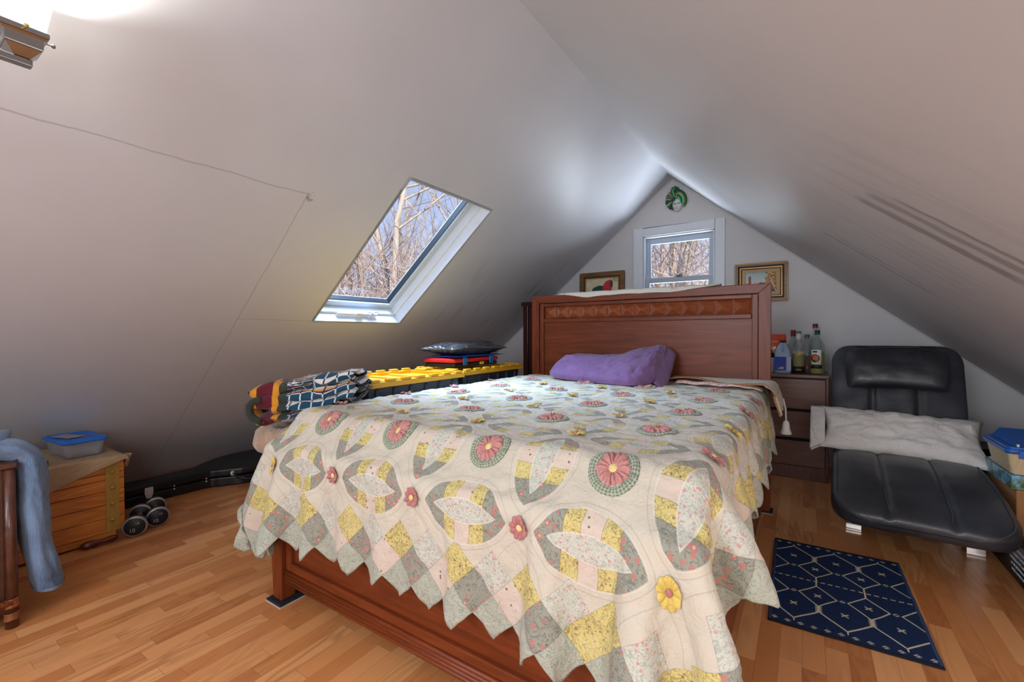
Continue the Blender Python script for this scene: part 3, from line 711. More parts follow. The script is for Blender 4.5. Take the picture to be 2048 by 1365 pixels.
def pf(side):
    def g(a, b):
        p0, p1 = lerpc(bot, a), lerpc(top, a); q = p0.lerp(p1, b); nrm_ = Vector((0, -.62, .78)); e = (max(0, 1-abs(2*b-1)**2.4))**.5*(max(0, 1-max(0, 1-a*5)**2))**.5
        infl = .075*e*(1-.55*max(0, (a-.80)/.2))
        if side < 0: return q-nrm_*infl*.35*(1 if b > .1 else b*10)
        wv = .022*nz((a*6, b*3, 1))+.014*nz((a*15+b*8, b*6, 5))+.006*nz((a*30-b*14, b*9, 7))+.016*(.5-abs(nz((a*7+b*3, b*4-a*2, 11))))*2*abs(nz((a*3, b*2, 4)))-.012*math.exp(-abs(nz((a*5-b*5, b*3+a*3, 21)))/.05)+.010*math.sin(a*26+b*5)*max(0, .35-b)*1.3*e+.012*math.exp(-((a-.86)/.02)**2)
        return q+nrm_*(infl+wv*e)
    return g
MB().grid(pf(1), 80, 36).grid(pf(-1), 60, 12).build('pillow_body', M_pur, pp)
def flap(a, b):
    p0, p1 = Vector((-.745, 2.66, .80)), Vector((-.762, 3.05, 1.006)); q = p0.lerp(p1, b); return q+Vector((.055*a, .02*a+.02*math.sin(b*5)*a, -.02*a-.03*a*a))
sheet('pillowcase_opening', flap, 6, 14, M_pur, pp, .003)
# coverlet with brown piping at the head end, hanging over the right side
m = Mat('sprigged_coverlet', rough=.9, sheen=.1, spec=.1); v = m.uv(); x, y, z = m.xyz(v)
sp_ = ((m.noise(v, 30, 2, .5, 2)-.5).abs() < .03)*.5; c = m.mix(sp_, rgb(214, 206, 182), rgb(136, 142, 112)); m.set('Base Color', c); m.bump(((x*70).sin()*.5+.5)*.6+((y*70).sin()*.5+.5)*.3, .5, .006); M_cov = m.m
cv = thing('coverlet', 'cream quilted coverlet with brown piping, showing at the head end beside the purple pillow', 'coverlet', (-.4, 3.0, .8))
def covf(a, b):
    s = a*.80; y0 = 2.90-.24*max(0, min(1, (s-.25)/.4))+.02*math.sin(s*9); y1 = 3.075
    y = y0+(y1-y0)*b
    if s < .55: x = -.72+s; z_ = .80+.012*math.sin(s*14)*(1-b)+.012
    else:
        t = s-.55; ang = min(t/.07, 1)*PI/2
        x = -.17+.045*math.sin(ang)+max(0, t-.11)*.16+.008*math.sin(y*40)*min(1, t*5); z_ = .812-.045*(1-math.cos(ang))-max(0, t-.11)*.62-.05*max(0, t-.11)*(1-b)
        y -= .22*max(0, t-.1)*(1-b)
    return Vector((x, y, z_))
cs = sheet('coverlet_cloth', covf, 60, 14, M_cov, cv, .008, uv=lambda a, b: (a*1.02, b*.3))
M_pip = plain('brown_piping', (150, 98, 54), .8)
MB().tube([covf(i/50, 0)+Vector((0, -.002, .003)) for i in range(51)], .004, 8).build('piping', M_pip, cs)
MB().tube([covf(1, i/8)+Vector((.001, 0, -.002)) for i in range(9)], .004, 8).build('piping', M_pip, cs)
M_pkf = Mat('pink_floral_cotton', rough=.9); v = M_pkf.obj(); M_pkf.set('Base Color', M_pkf.mix(M_pkf.vor(v, 45).step(.1, .5), rgb(196, 120, 118), rgb(222, 190, 176))); M_pkf = M_pkf.m
shh = thing('sheet', 'pink floral sheet edge peeping out between the quilt and the coverlet', 'sheet', (-.45, 2.9, .79))
sheet('sheet_fold', lambda a, b: Vector((-.66+a*.47, 2.83-.06*a+b*.10, .795+.010*math.sin(PI*b)+.003*math.sin(a*20)-.018*max(0, a-.9)*10)), 30, 8, M_pkf, shh, .004)
# tassel tie hanging at the headboard post
M_wh = plain('white_cotton', (212, 208, 204), .9, .04, 60, .3)
tt = thing('tassel_tie', 'white cord with a tassel hanging beside the right headboard post', 'tassel', (-.125, 2.96, .66))
MB().tube([(-.10, 2.99, .72), (-.088, 2.99, .66), (-.085, 2.98, .60)], .005, 8).build('cord', M_wh, tt)
MB().lathe([(.004, .60), (.014, .59), (.018, .575), (.02, .55), (.03, .525), (.026, .518), (.0, .516)], (-.085, 2.98, 0), 18).build('tassel', M_wh, tt)
# knitted blanket below the quilt at the near corner
m = Mat('oatmeal_knit', rough=.95, spec=.1); v = m.uv(); x, y, z = m.xyz(v)
kn = ((x*900).sin()*.5+.5)*((y*700).sin()*.5+.5); fl_ = (m.vor(v, 40) < .25)*(y < .14); c = m.mix(kn, rgb(150, 126, 94), rgb(200, 180, 146)); m.set('Base Color', m.mix(fl_*.8, c, rgb(170, 112, 96))); m.bump(kn, .7, .004); M_knit = m.m
kb = thing('blanket', 'oatmeal knitted blanket peeping out under the quilt at the near corner of the bed', 'blanket', (-.15, 1.3, .5))
def kbf(a, b):
    y = 1.08+.5*a; d = b*(.30-.05*(2*a-1)**4-.09*max(0, .15-a)*6); x = -.196+.010*math.sin(a*11)*b+.012*b
    return Vector((x, y, .66-d))
sheet('blanket_cloth', kbf, 40, 22, M_knit, kb, .008, uv=lambda a, b: (a*.62, .43-b*.43))
# embroidered cloth lying over the headboard
m = Mat('embroidered_linen', rough=.9); v = m.obj(); x, y, z = m.xyz(v)
cl = (m.noise(m.comb(x, 0, z), 5, 1).step(.62, .66)); dt = (m.vor(v, 90) < .35)*cl; cc = m.xyz(m.vor(v, 90, 1)); c = m.mix(dt*(cc[0] > .4)*.8, rgb(214, 210, 200), rgb(176, 110, 112)); c = m.mix(dt*(cc[0] < .4)*.7, c, rgb(96, 120, 100)); m.set('Base Color', c); m.bump(m.noise(v, 20, 3), .3, .01); M_lin = m.m
lc = thing('runner_cloth', 'white embroidered runner lying along the top edge of the headboard', 'cloth', (-1.05, 3.12, 1.40))
def drop(a):
    k = [(0, .002), (.10, .018), (.22, .038), (.34, .028), (.5, .026), (.72, .030), (.80, .028), (.92, .008), (1, .001)]
    for i in range(len(k)-1):
        if a <= k[i+1][0]: f = (a-k[i][0])/(k[i+1][0]-k[i][0]); return k[i][1]*(1-f)+k[i+1][1]*f
    return .001
def lf(a, b):
    x = -1.60+a*1.15; s = b*2-1; d = drop(a); h = 1.4035+.006*abs(math.sin(a*17))*.6+.004
    if s < -.35: t = (-.35-s)/.65; return Vector((x-.01*t, 3.094-.003*min(1, t*6), h-t*d-.002*min(1, t*5)))
    if s > .5: t = (s-.5)/.5; return Vector((x, 3.166, h-t*.22))
    return Vector((x, 3.094+(s+.35)/.85*.072, h+.006*math.sin((s+.35)/.85*PI)))
sheet('runner_linen', lf, 70, 26, M_lin, lc, .003)

# ================= LEFT SIDE =================
# dark chest of drawers behind the headboard
M_ch = wood('dark_mahogany', (34, 10, 12), (78, 26, 28), 2, 1, .3, .3, contrast=.8)
cd = thing('chest_of_drawers', 'tall dark mahogany chest of drawers half hidden behind the left of the headboard', 'chest of drawers', (-2.1, 4.15, 0))
cb_ = MB(); cb_.box(-2.43, -2.375, 3.90, 4.40, 0, 1.385); cb_.box(-1.735, -1.68, 3.90, 4.40, 0, 1.385); cb_.box(-2.375, -1.735, 3.93, 4.40, .05, 1.385); cb_.build('carcass', M_ch, cd, .003)
B('chest_top', M_ch, cd, -2.445, -1.665, 3.885, 4.40, 1.386, 1.425, .004)
M_gap = plain('gap_shade_knob_black', (14, 9, 9), .7)  # knob black, also the shade put into the dresser's drawer gaps
for k in range(5):
    z1 = 1.372-k*.262; d_ = B('drawer', M_ch, cd, -2.368, -1.742, 3.908, 3.932, z1-.240, z1, .003)
    for xx in (-2.22, -1.89): MB().lathe([(0, 0), (.012, .0), (.008, .012), (.016, .022), (.012, .03), (0, .032)], (xx, 3.908, z1-.12), 14, Matrix.Rotation(PI/2, 4, 'X')).build('knob', M_gap, d_)
# totes
M_tb = plain('black_blue_plastic', (44, 48, 62), .42, .04, 10, spec=.4); M_ty = plain('yellow_plastic', (216, 160, 30), .38, .03, 10, .0)
def tote(name, label, x0, x1, y0, y1, z0, z1, sticker=False):
    t = thing(name, label, 'tote', ((x0+x1)/2, (y0+y1)/2, z0), group='black and yellow storage totes by the bed')
    lid = .045; b = MB(); ins = .03; a0 = [(x0+ins+.03, y0+ins+.03), (x1-ins-.03, y0+ins+.03), (x0+ins+.03, y1-ins-.03), (x1-ins-.03, y1-ins-.03)]; a1 = [(x0+ins, y0+ins), (x1-ins, y0+ins), (x0+ins, y1-ins), (x1-ins, y1-ins)]
    zb = z1-lid
    b.hexa([Vector((*q, z0)) for q in a0]+[Vector((*q, zb-.001)) for q in a1]); n = 6
    for i in range(n):
        y = y0+ins+.06+(y1-y0-2*ins-.12)*i/(n-1)
        for xs in (x1-ins, x0+ins): b.box(xs-.012, xs+.008, y-.012, y+.012, z0+.06, zb-.01)
    for yy_ in (y0+.33*(y1-y0), y0+.7*(y1-y0)): b.box(x1-ins-.004, x1-ins+.012, yy_-.05, yy_+.05, zb-.11, zb-.06)
    body = b.build('tote_body', M_tb, t, .008)
    l = MB(); zc = zb+.03
    l.box(x0, x1, y0, y0+.035, zb, zc); l.box(x0, x1, y1-.035, y1, zb, zc); l.box(x0, x0+.035, y0+.035, y1-.035, zb, zc); l.box(x1-.035, x1, y0+.035, y1-.035, zb, zc)
    n = int((y1-y0)/.11)
    for i in range(n):
        y = y0+(i+.5)*(y1-y0)/n
        for xs in (x0, x1-.03): l.box(xs, xs+.03, y-.032, y+.032, zc, z1)
    for xs in (x0+.25*(x1-x0), x0+.75*(x1-x0)):
        for yy_ in (y0, y1-.03): l.box(xs-.05, xs+.05, yy_, yy_+.03, zc, z1)
    l.box(x0+.035, x1-.035, y0+.035, y1-.035, zb, zb+.008)
    for q in (.3, .5, .7): l.box(x0+.06, x1-.06, y0+(y1-y0)*q-.02, y0+(y1-y0)*q+.02, zb+.008, zb+.02)
    l.build('tote_lid', M_ty, t, .006)
    if sticker:
        B('sticker', plain('sticker_blue', (44, 92, 140), .5), body, x1-ins, x1-ins+.0025, y1-.075, y1-.038, zb-.075, zb-.028, .0005)
        B('sticker_band', plain('sticker_pale', (214, 190, 190), .5), body, x1-ins, x1-ins+.003, y1-.078, y1-.036, zb-.096, zb-.076, .0005)
tote('storage_tote', 'black tote with yellow lid next to the striped comforter, upper one of its pair', -2.45, -1.925, 1.53, 2.34, .427, .852, True)
tote('storage_tote', 'black tote standing on the floor under the tote next to the comforter', -2.45, -1.925, 1.53, 2.34, 0, .425)
tote('storage_tote', 'black tote with yellow lid carrying the red tool case, near the gable', -2.47, -1.985, 2.40, 3.19, .427, .852)
tote('storage_tote', 'black tote standing on the floor under the tote that carries the red case', -2.47, -1.985, 2.40, 3.19, 0, .425)
# red case and plastic-wrapped clothes
M_red = plain('red_plastic', (206, 30, 32), .35, .03, 10); M_blk = plain('black_plastic', (20, 20, 24), .4, .03, 10); M_blu = plain('blue_plastic', (24, 110, 178), .4, .03, 10); M_yel = plain('yellow_label', (222, 206, 40), .5)
rc_ = thing('tool_case', 'flat red and black case with blue latches lying on the far tote', 'case', (-2.27, 2.73, .852))
B('case_base', M_blk, rc_, -2.42, -2.12, 2.46, 3.00, .853, .884, .012); B('case_lid', M_red, rc_, -2.425, -2.115, 2.455, 3.005, .886, .918, .012)
for y in (2.57, 2.90): B('latch', M_blu, rc_, -2.118, -2.106, y-.022, y+.022, .866, .925, .004)
B('label_plate', M_yel, rc_, -2.120, -2.112, 2.755, 2.805, .862, .883, .002)
m = Mat('black_plastic_film', rough=.18, spec=.8, coat=.6); v = m.obj(); m.set('Base Color', m.mix(m.noise(v, 9, 3), rgb(14, 14, 18), rgb(58, 56, 60))); m.bump(m.noise(v, 24, 4, .6, 2.5), .8, .03); M_film = m.m
pk = thing('clothes_packet', 'puffy black plastic-wrapped packet lying on top of the red case', 'packet', (-2.27, 2.74, .92))
pillow(MB(), .16, .31, .060, Matrix.Translation((-2.27, 2.76, .984)), 4, .014, 2.8, corner=.12).build('wrapped_bundle', M_film, pk)
m = Mat('blue_film', rough=.25, spec=.7); v = m.obj(); m.set('Base Color', m.mix(m.noise(v, 8, 3), rgb(16, 28, 70), rgb(36, 88, 190))); m.bump(m.noise(v, 30, 3, .6, 2), .6, .02)
pb_ = thing('blue_packet', 'thin shiny blue packet sandwiched between the red case and black packet', 'packet', (-2.27, 2.74, .92))
pillow(MB(), .165, .30, .012, Matrix.Translation((-2.26, 2.76, .932)), 7, .003, 2.2, corner=.1).build('blue_wrap', m.m, pb_)
# duffel, fleece, comforter
M_bag = plain('black_nylon', (22, 22, 26), .6, .10, 40, .4)
bg_ = thing('duffel_bag', 'black duffel bag on the floor under the tan fleece bundle', 'bag', (-2.25, 1.28, 0))
def supere(c_, hx, hy, hz, p, seed, wr, flat_bottom=None):
    def g(a, b):
        t = 2*PI*a; ph = PI*(b-.5); cx, cy, sz = math.cos(t)*math.cos(ph), math.sin(t)*math.cos(ph), math.sin(ph)
        k = (abs(cx)**p+abs(cy)**p+abs(sz)**p)**(-1/p); q = Vector((cx*k, cy*k, sz*k)); r = 1+wr*(nz(q*1.7, 1, seed)+.5*nz(q*4, 1, seed+1))
        w_ = Vector((c_[0]+q.x*hx*r, c_[1]+q.y*hy*r, c_[2]+q.z*hz*(r if q.z > 0 else 1)))
        return w_
    return g
MB().grid(supere((-2.14, 1.36, .24), .24, .17, .238, 3.4, 2, .06), 48, 26, cu=True).build('bag_body', M_bag, bg_)
MB().tube([(-2.30, 1.20, .30), (-2.27, 1.17, .42), (-2.17, 1.165, .46), (-2.08, 1.17, .42), (-2.02, 1.20, .3)], .011, 8, flat=.5).build('bag_handle', M_bag, bg_)
m = Mat('tan_fleece', rough=.95, sheen=.5); v = m.obj(); m.set('Base Color', m.mix(m.noise(v, 9, 3), rgb(150, 112, 84), rgb(206, 172, 142))); m.bump(m.noise(v, 16, 3, .6, 1.5)+m.noise(v, 120, 2)*.1, .6, .03); M_fle = m.m
fb = thing('fleece_bundle', 'rolled tan fleece blanket under the striped comforter beside the bed', 'blanket', (-2.2, 1.26, .48))
mb = MB(); 
for (cx_, cy_, cz_, L_, r) in ((-2.13, 1.21, .570, .27, .088), (-2.16, 1.34, .575, .28, .085)):
    def g(a, b, cx_=cx_, cy_=cy_, cz_=cz_, L_=L_, r=r):
        t = 2*PI*b; s = a*2-1; e = (max(0, 1-abs(s)**5))**.5; rr = r*(.25+.75*e)*(1+.22*nz((s*3, math.cos(t)*1.5, math.sin(t)*1.5), 1, 3)+.10*nz((s*8, math.cos(t)*3, math.sin(t)*3), 1, 5)+.06*math.sin(t*3+s*2)); d = Vector((.94, -.1, 0)).normalized()
        return Vector((cx_, cy_, cz_))+d*s*L_+Vector((0, 1, 0))*math.cos(t)*rr+Vector((0, 0, 1))*math.sin(t)*rr
    mb.grid(g, 34, 34, cv=True)
mb.build('fleece_roll', M_fle, fb)
m = Mat('plaid_comforter', rough=.9, sheen=.15, spec=.15); x, y, z = m.xyz(m.uv())
ST = [(0.0, rgb(50, 54, 46)), (.035, rgb(202, 136, 40)), (.075, rgb(92, 30, 42)), (.155, rgb(202, 136, 40)), (.19, rgb(52, 58, 52))]
c = m.mix(0, rgb(52, 58, 52), rgb(50, 54, 46))
for q, cc in ST: c = m.mix(x > q, c, cc)
base = m.mix((y*1.0 % .16) < .085, rgb(212, 206, 202), rgb(30, 66, 88)); base = m.mix(((y*1.0+.04) % .32) < .03, base, rgb(98, 40, 66)); base = m.mix(((y+.052) % .64) < .022, base, rgb(206, 150, 66))
ln1 = (((x*1.0) % .062) < .008); dark_ = ((y % .16) < .085); base = m.mix(ln1, base, m.mix(dark_, rgb(26, 40, 60), rgb(196, 204, 206)))
c = m.mix(x > .235, c, base); m.set('Base Color', c); m.bump(m.noise(m.uv(), 14, 3, .5, .8)+m.noise(m.uv(), 60, 2)*.2, .5, .015); M_pl = m.m
cf = thing('comforter', 'folded striped comforter with maroon, orange and navy plaid, stacked beside the bed', 'comforter', (-2.05, 1.33, .68))
ax = Vector((.62, .42, 0)); axn = ax.normalized(); pe = Vector((-axn.y, axn.x, 0)); O = Vector((-2.235, 1.15, .668))
def serp(layer):     # one doubled layer: a flattened tube, open towards the bed, with a rolled left end
    z0, th, x0, x1, wd, tilt = layer
    def g(a, b):
        s = x0+(x1-x0)*a; t = 2*PI*b; cxx, czz = math.cos(t), math.sin(t)
        e = min(1, (a/.10)**.5 if a < .10 else 1)*min(1, ((1-a)/.06)**.5 if a > .94 else 1)
        wv = .026*nz((s*6, t*.8, z0*19))+.016*nz((s*15, t*1.6, z0*5))
        p_ = O+axn*s+pe*(sgn(cxx)*abs(cxx)**.6*wd*(.9+.1*e)+wv)+Vector((0, 0, z0+tilt*s+th*(.35+.65*e)*sgn(czz)*abs(czz)**.8+wv*.8+.008*math.sin(s*30+t*2)*.5)); return p_
    return g
lays = [(.028, .026, .03, .47, .15, .10), (.066, .024, .10, .50, .15, .17), (.108, .030, -.01, .50, .15, .16), (.165, .026, .16, .49, .14, .15), (.160, .030, .0, .30, .14, .12)]
for k, l_ in enumerate(lays): MB().grid(serp(l_), 60, 30, cv=True, uv=lambda a, b, l_=l_, k=k: ((l_[2]+(l_[3]-l_[2])*a)*1.15+.02, b*.8+.13*k)).build('folded_layer', M_pl, cf)
# the C-shaped end joining two layers
def cend(a, b):
    an = PI/2+a*PI; c0 = O+axn*.075+Vector((0, 0, .082)); rr = .056; t = (b*2-1); q = c0+axn*(math.cos(an)*rr*1.0)+Vector((0, 0, math.sin(an)*rr*.92))+pe*t*.158
    return q+Vector((0, 0, .006*nz((a*4, b*4, 2))))
sheet('fold_end', cend, 16, 18, M_pl, cf, .028, uv=lambda a, b: (.02+b*.21, a*.2))

# guitar case along the eave
m = Mat('black_vinyl', rough=.34, spec=.6); v = m.obj(); m.set('Base Color', rgb(20, 21, 24)); m.bump(m.noise(v, 180, 3), .25, .002); M_vin = m.m
gc = thing('guitar_case', 'long black hard guitar case lying on the floor along the eave', 'instrument case', (-3.7, 1.3, 0))
fr1 = [(-3.565, .862), (-3.565, .95), (-3.565, 1.40), (-3.53, 1.50), (-3.455, 1.62), (-3.425, 1.75), (-3.445, 1.90), (-3.50, 2.02), (-3.48, 2.15), (-3.42, 2.32), (-3.46, 2.50), (-3.58, 2.60)]
bk1 = [(-3.80, 2.61), (-3.90, 2.5), (-3.93, 2.3), (-3.90, 2.15), (-3.885, 2.02), (-3.92, 1.9), (-3.925, 1.75), (-3.88, 1.6), (-3.80, 1.47), (-3.755, 1.38), (-3.745, .95), (-3.745, .862)]
def smooth_poly(L_, closed=True, k=4):
    n = len(L_); o_ = []
    for i in range(n):
        a, b, c, d = [Vector(L_[(i+q) % n]) for q in (-1, 0, 1, 2)]
        for j in range(k): f = j/k; o_.append(tuple(.5*(2*b+(c-a)*f+(2*a-5*b+4*c-d)*f*f+(3*b-a-3*c+d)*f**3)))
    return o_
po = smooth_poly(fr1+bk1, k=3)
MB().prism(po, .002, .064).build('case_bottom', M_vin, gc, .008); MB().prism(po, .068, .126).build('case_lid', M_vin, gc, .022, seg=3)
M_chr = plain('nickel', (206, 200, 194), .3, .02, 20, metal=.4)
def ingc(y):   # front X of the case at y
    for i in range(len(fr1)-1):
        if fr1[i][1] <= y <= fr1[i+1][1]: f = (y-fr1[i][1])/(fr1[i+1][1]-fr1[i][1]); return fr1[i][0]*(1-f)+fr1[i+1][0]*f
    return -3.55
for y in (1.10, 1.98):
    xf = ingc(y); l_ = MB(); l_.prism([(-.022, .035), (.022, .035), (.024, .0), (.014, -.036), (-.014, -.036), (-.024, 0)], 0, .006, frameM((xf+.001, y, .072), (0, 1, 0), (0, 0, 1)))
    l_.prism([(-.012, .022), (.012, .022), (.012, -.020), (-.012, -.020)], .006, .014, frameM((xf+.001, y, .075), (0, 1, 0), (0, 0, 1))); l_.build('latch', M_chr, gc, .002)
for y in (1.24, 1.43):
    r_v = MB(); xf = ingc(y)
    for z_ in (.055, .075): r_v.lathe([(0, .006), (.004, .004), (.006, 0)], (xf, y, z_), 10, Matrix.Rotation(PI/2, 4, 'Y'))
    r_v.build('rivets', M_chr, gc)
for y in (1.575, 1.80):
    MB().lathe([(0, .005), (.012, .005), (.018, .003), (.02, 0)], (ingc(y)+.001, y, .088), 16, Matrix.Rotation(PI/2, 4, 'Y')).build('handle_mount', M_chr, gc)
hp = [(ingc(1.575)+.004, 1.575, .088), (ingc(1.6)+.03, 1.585, .066), (ingc(1.66)+.045, 1.63, .046), (ingc(1.69)+.045, 1.74, .046), (ingc(1.77)+.03, 1.79, .066), (ingc(1.80)+.004, 1.80, .088)]
MB().tube(hp, [.006, .009, .011, .011, .009, .006], 10).build('handle', M_vin, gc)

# trunk
M_tr = wood('oak_planks', (150, 74, 24), (222, 140, 58), 1, 1.2, .42, .25, contrast=1.1)
M_brs = plain('aged_brass', (168, 134, 66), .42, .12, 30, metal=.35); M_dk = plain('dark_void', (16, 12, 10), .9)
tk = thing('trunk', 'old oak plank trunk with a riveted brass corner strap under the left eave', 'trunk', (-3.35, .45, 0))
tb_ = MB(); Yt0, Yt1, Xf = .04, .845, -3.085
zs = [.052, .128, .200, .272, .330, .365, .432]
for i in range(6): tb_.box(-3.60, Xf, Yt0, Yt1, zs[i]+.0015, zs[i+1]-.0005)
body = tb_.build('plank_body', M_tr, tk, .0025)
B('plinth', M_tr, tk, -3.59, Xf-.012, Yt0+.01, Yt1-.035, .012, .052, .003); B('lid', M_tr, tk, -3.605, Xf+.004, Yt0-.004, Yt1+.004, .433, .448, .003)
st_ = MB(); st_.box(Xf, Xf+.004, Yt1-.078, Yt1-.022, .055, .432); st_.build('corner_strap', M_brs, tk, .001)
ri_ = MB()
for z_ in (.115, .20, .285, .37): ri_.lathe([(0, .007), (.006, .006), (.011, .002), (.012, 0)], (Xf+.004, Yt1-.05, z_), 14, Matrix.Rotation(PI/2, 4, 'Y'))
ri_.build('rivets', M_brs, tk)
M_ft = wood('red_lacquered_wood', (60, 14, 12), (118, 40, 34), 1, 1, .2, .6)
MB().lathe([(0, -.075), (.010, -.07), (.016, -.05), (.012, -.02), (.011, .0), (.018, .03), (.020, .05), (.013, .07), (0, .078)], (-3.065, .735, .021), 18, Matrix.Rotation(PI/2, 4, 'X')).build('turned_handle', M_ft, tag(thing('turned_wood_piece', 'glossy red-brown turned wooden piece on the floor before the trunk', 'wooden piece', (-3.065, .735, .02))))
for (fx, fy) in ((-3.13, .12), (-3.13, .78), (-3.55, .12), (-3.55, .78)): B('foot', M_dk, tk, fx-.02, fx+.02, fy-.02, fy+.02, 0, .012, .002)
m = Mat('tan_canvas', rough=.92, spec=.1); x, y, z = m.xyz(m.uv()); c = m.mix(m.noise(m.uv(), 30, 4), rgb(158, 132, 102), rgb(188, 160, 128)); cr_ = (((x % .075) < .0025)*.5); m.set('Base Color', m.mix(cr_, c, rgb(110, 90, 66))); m.bump(m.noise(m.uv(), 9, 3, .5, .5)-cr_*.4, .5, .01); M_can = m.m
cl_ = thing('canvas_cloth', 'tan canvas cloth spread over the top of the oak trunk', 'cloth', (-3.3, .45, .45))
def canv(a, b):      # a along y, b from back to front
    y = .0+a*.875; top_ = .45; s = b*.70; fl = .50+.02*math.sin(a*9)
    over = max(0, s-fl); hang = (.125*(1-max(0, min(1, (y-.50)/.36)))+.018); d = over/.2*hang; w_ = .006*nz((a*5, b*5, 3))
    x = -3.58+min(s, fl)+(.012 if over > 0 else 0); z_ = top_+.006+max(0, w_)-d
    if y > .85: q = y-.85; z_ -= q*1.3*(1 if b > .2 else .2); y = .85+q*.45
    return Vector((x, y, z_))
sheet('canvas_top', canv, 50, 46, M_can, cl_, .003, uv=lambda a, b: (b*.70, a*.875))
def corner(a, b): return Vector((-3.115+.03*a-.05*b+.008*math.sin(a*9), .857+.022*a+.018*math.sin(a*6)*b, .452-b*(.085-.02*a)))
sheet('cloth_corner', corner, 14, 10, M_can, cl_, .004, uv=lambda a, b: (a*.1, b*.1))
# food box
M_cp = Mat('clear_plastic', rough=.12, spec=.5); t = M_cp.t; tr = t.nodes.new('ShaderNodeBsdfTransparent'); tr.inputs[0].default_value = (.86, .88, .90, 1); mx = t.nodes.new('ShaderNodeMixShader'); mx.inputs[0].default_value = .42
M_cp.set('Base Color', rgb(176, 180, 186)); t.links.new(tr.outputs[0], mx.inputs[1]); t.links.new(M_cp.b.outputs[0], mx.inputs[2]); t.links.new(mx.outputs[0], M_cp.o.inputs[0]); M_cp = M_cp.m
fbx = thing('food_box', 'clear plastic box with a blue lid and papers, on the trunk', 'box', (-3.30, .70, .460), rz=.065)
def rrect(hx, hy, r, n=6):
    o_ = []
    for (sx, sy, a0) in ((1, 1, 0), (-1, 1, PI/2), (-1, -1, PI), (1, -1, 3*PI/2)):
        for i in range(n+1): a = a0+PI/2*i/n; o_.append((sx*(hx-r)+r*math.cos(a), sy*(hy-r)+r*math.sin(a)))
    return o_
def loft(mb, secs, cap0=True, cap1=True):    # secs: list of (list of Vectors)
    n = len(secs[0]); mb.add([q for s in secs for q in s], [(i*n+k, i*n+(k+1) % n, (i+1)*n+(k+1) % n, (i+1)*n+k) for i in range(len(secs)-1) for k in range(n)]+([tuple(range(n))[::-1]] if cap0 else [])+([tuple((len(secs)-1)*n+k for k in range(n))] if cap1 else [])); return mb
sec = lambda hx, hy, r, z_: [Vector((x, y, z_)) for x, y in rrect(hx, hy, r)]
loft(MB(), [sec(.125, .068, .02, .0), sec(.132, .074, .022, .004), sec(.146, .086, .026, .078)]).build('tub', M_cp, fbx, space='L')
loft(MB(), [sec(.152, .092, .03, .078), sec(.156, .096, .03, .081), sec(.156, .096, .03, .090), sec(.150, .090, .03, .093), sec(.143, .083, .025, .093), sec(.140, .080, .025, .089)]).build('box_lid', plain('cobalt_lid', (24, 100, 190), .35, .03, 8), fbx, space='L')
MB().box(-.10, .04, -.05, .02, .0935, .0955, Matrix.Rotation(.25, 4, 'Z')).build('card', plain('grey_card', (150, 142, 136), .6), fbx, space='L')
MB().box(-.11, .10, -.062, -.005, .006, .06).build('contents', plain('pinkish_sachets', (176, 138, 128), .7, .2, 40), fbx, .004, 'L'); MB().box(-.10, .11, .005, .062, .006, .045).build('contents', plain('lilac_papers', (150, 136, 150), .7, .2, 40), fbx, .004, 'L')
sb = thing('lidded_bowl', 'small clear bowl with a pale lid behind the jeans on the trunk', 'bowl', (-3.30, .40, .460))
MB().lathe([(0, 0), (.045, 0), (.05, .004), (.068, .052), (.07, .054)], (0, 0, 0), 28).build('bowl', M_cp, sb, space='L'); MB().lathe([(.074, .052), (.074, .058), (.066, .062), (.05, .062), (.046, .070), (0, .070)], (0, 0, 0), 28).build('bowl_lid', plain('frosted_lid', (190, 184, 170), .4), sb, space='L')
bb = thing('black_box', 'small flat black box on the trunk next to the blue-lidded box', 'box', (-3.12, .50, .460), rz=.2)
MB().box(-.045, .045, -.05, .05, 0, .022).build('box_body', M_blk, bb, .003, 'L'); MB().box(-.045, .045, -.05, .05, .0225, .028).build('box_top', plain('grey_top', (104, 98, 92), .5), bb, .001, 'L')
# dumbbells
M_rub = plain('dumbbell_black', (24, 24, 26), .5); M_rim = plain('dumbbell_rim', (170, 158, 156), .35, .03, 20, metal=.6); M_grey = plain('dumbbell_print', (150, 146, 146), .6)
for i, (lab, loc, ang) in enumerate((('round chrome-rimmed dumbbell on the floor, nearer of the two beside the trunk', (-3.035, .872, .058), -.40), ('round chrome-rimmed dumbbell partly behind the nearer one beside the trunk', (-3.085, .993, .058), -.25))):
    db = thing('dumbbell', lab, 'dumbbell', loc, group='dumbbells by the trunk', rot=(0, PI/2, ang)); 
    for s in (0, 1):
        z0 = -.045*0 if s == 0 else -.20
        MB().lathe([(0, z0), (.048, z0), (.052, z0-.006), (.052, z0-.044), (.048, z0-.05), (0, z0-.05)], (0, 0, 0), 36).build('weight_head', M_rub, db, space='L')
        MB().lathe([(.047, z0+.0012), (.055, z0-.002), (.0565, z0-.010), (.0525, z0-.012)], (0, 0, 0), 36).build('rim', M_rim, db, space='L')
    MB().lathe([(.013, -.05), (.016, -.09), (.017, -.125), (.016, -.16), (.013, -.20)], (0, 0, 0), 18).build('grip', M_rim, db, space='L')
    text('10' if i == 0 else '10', .028, frameM((.020, -.012, .001), (0, 1, 0), (-1, 0, 0)), M_grey, db, 'number', .0006, space='L'); text('LB', .015, frameM((-.016, .012, .001), (0, 1, 0), (-1, 0, 0)), M_grey, db, 'unit', .0006, space='L')
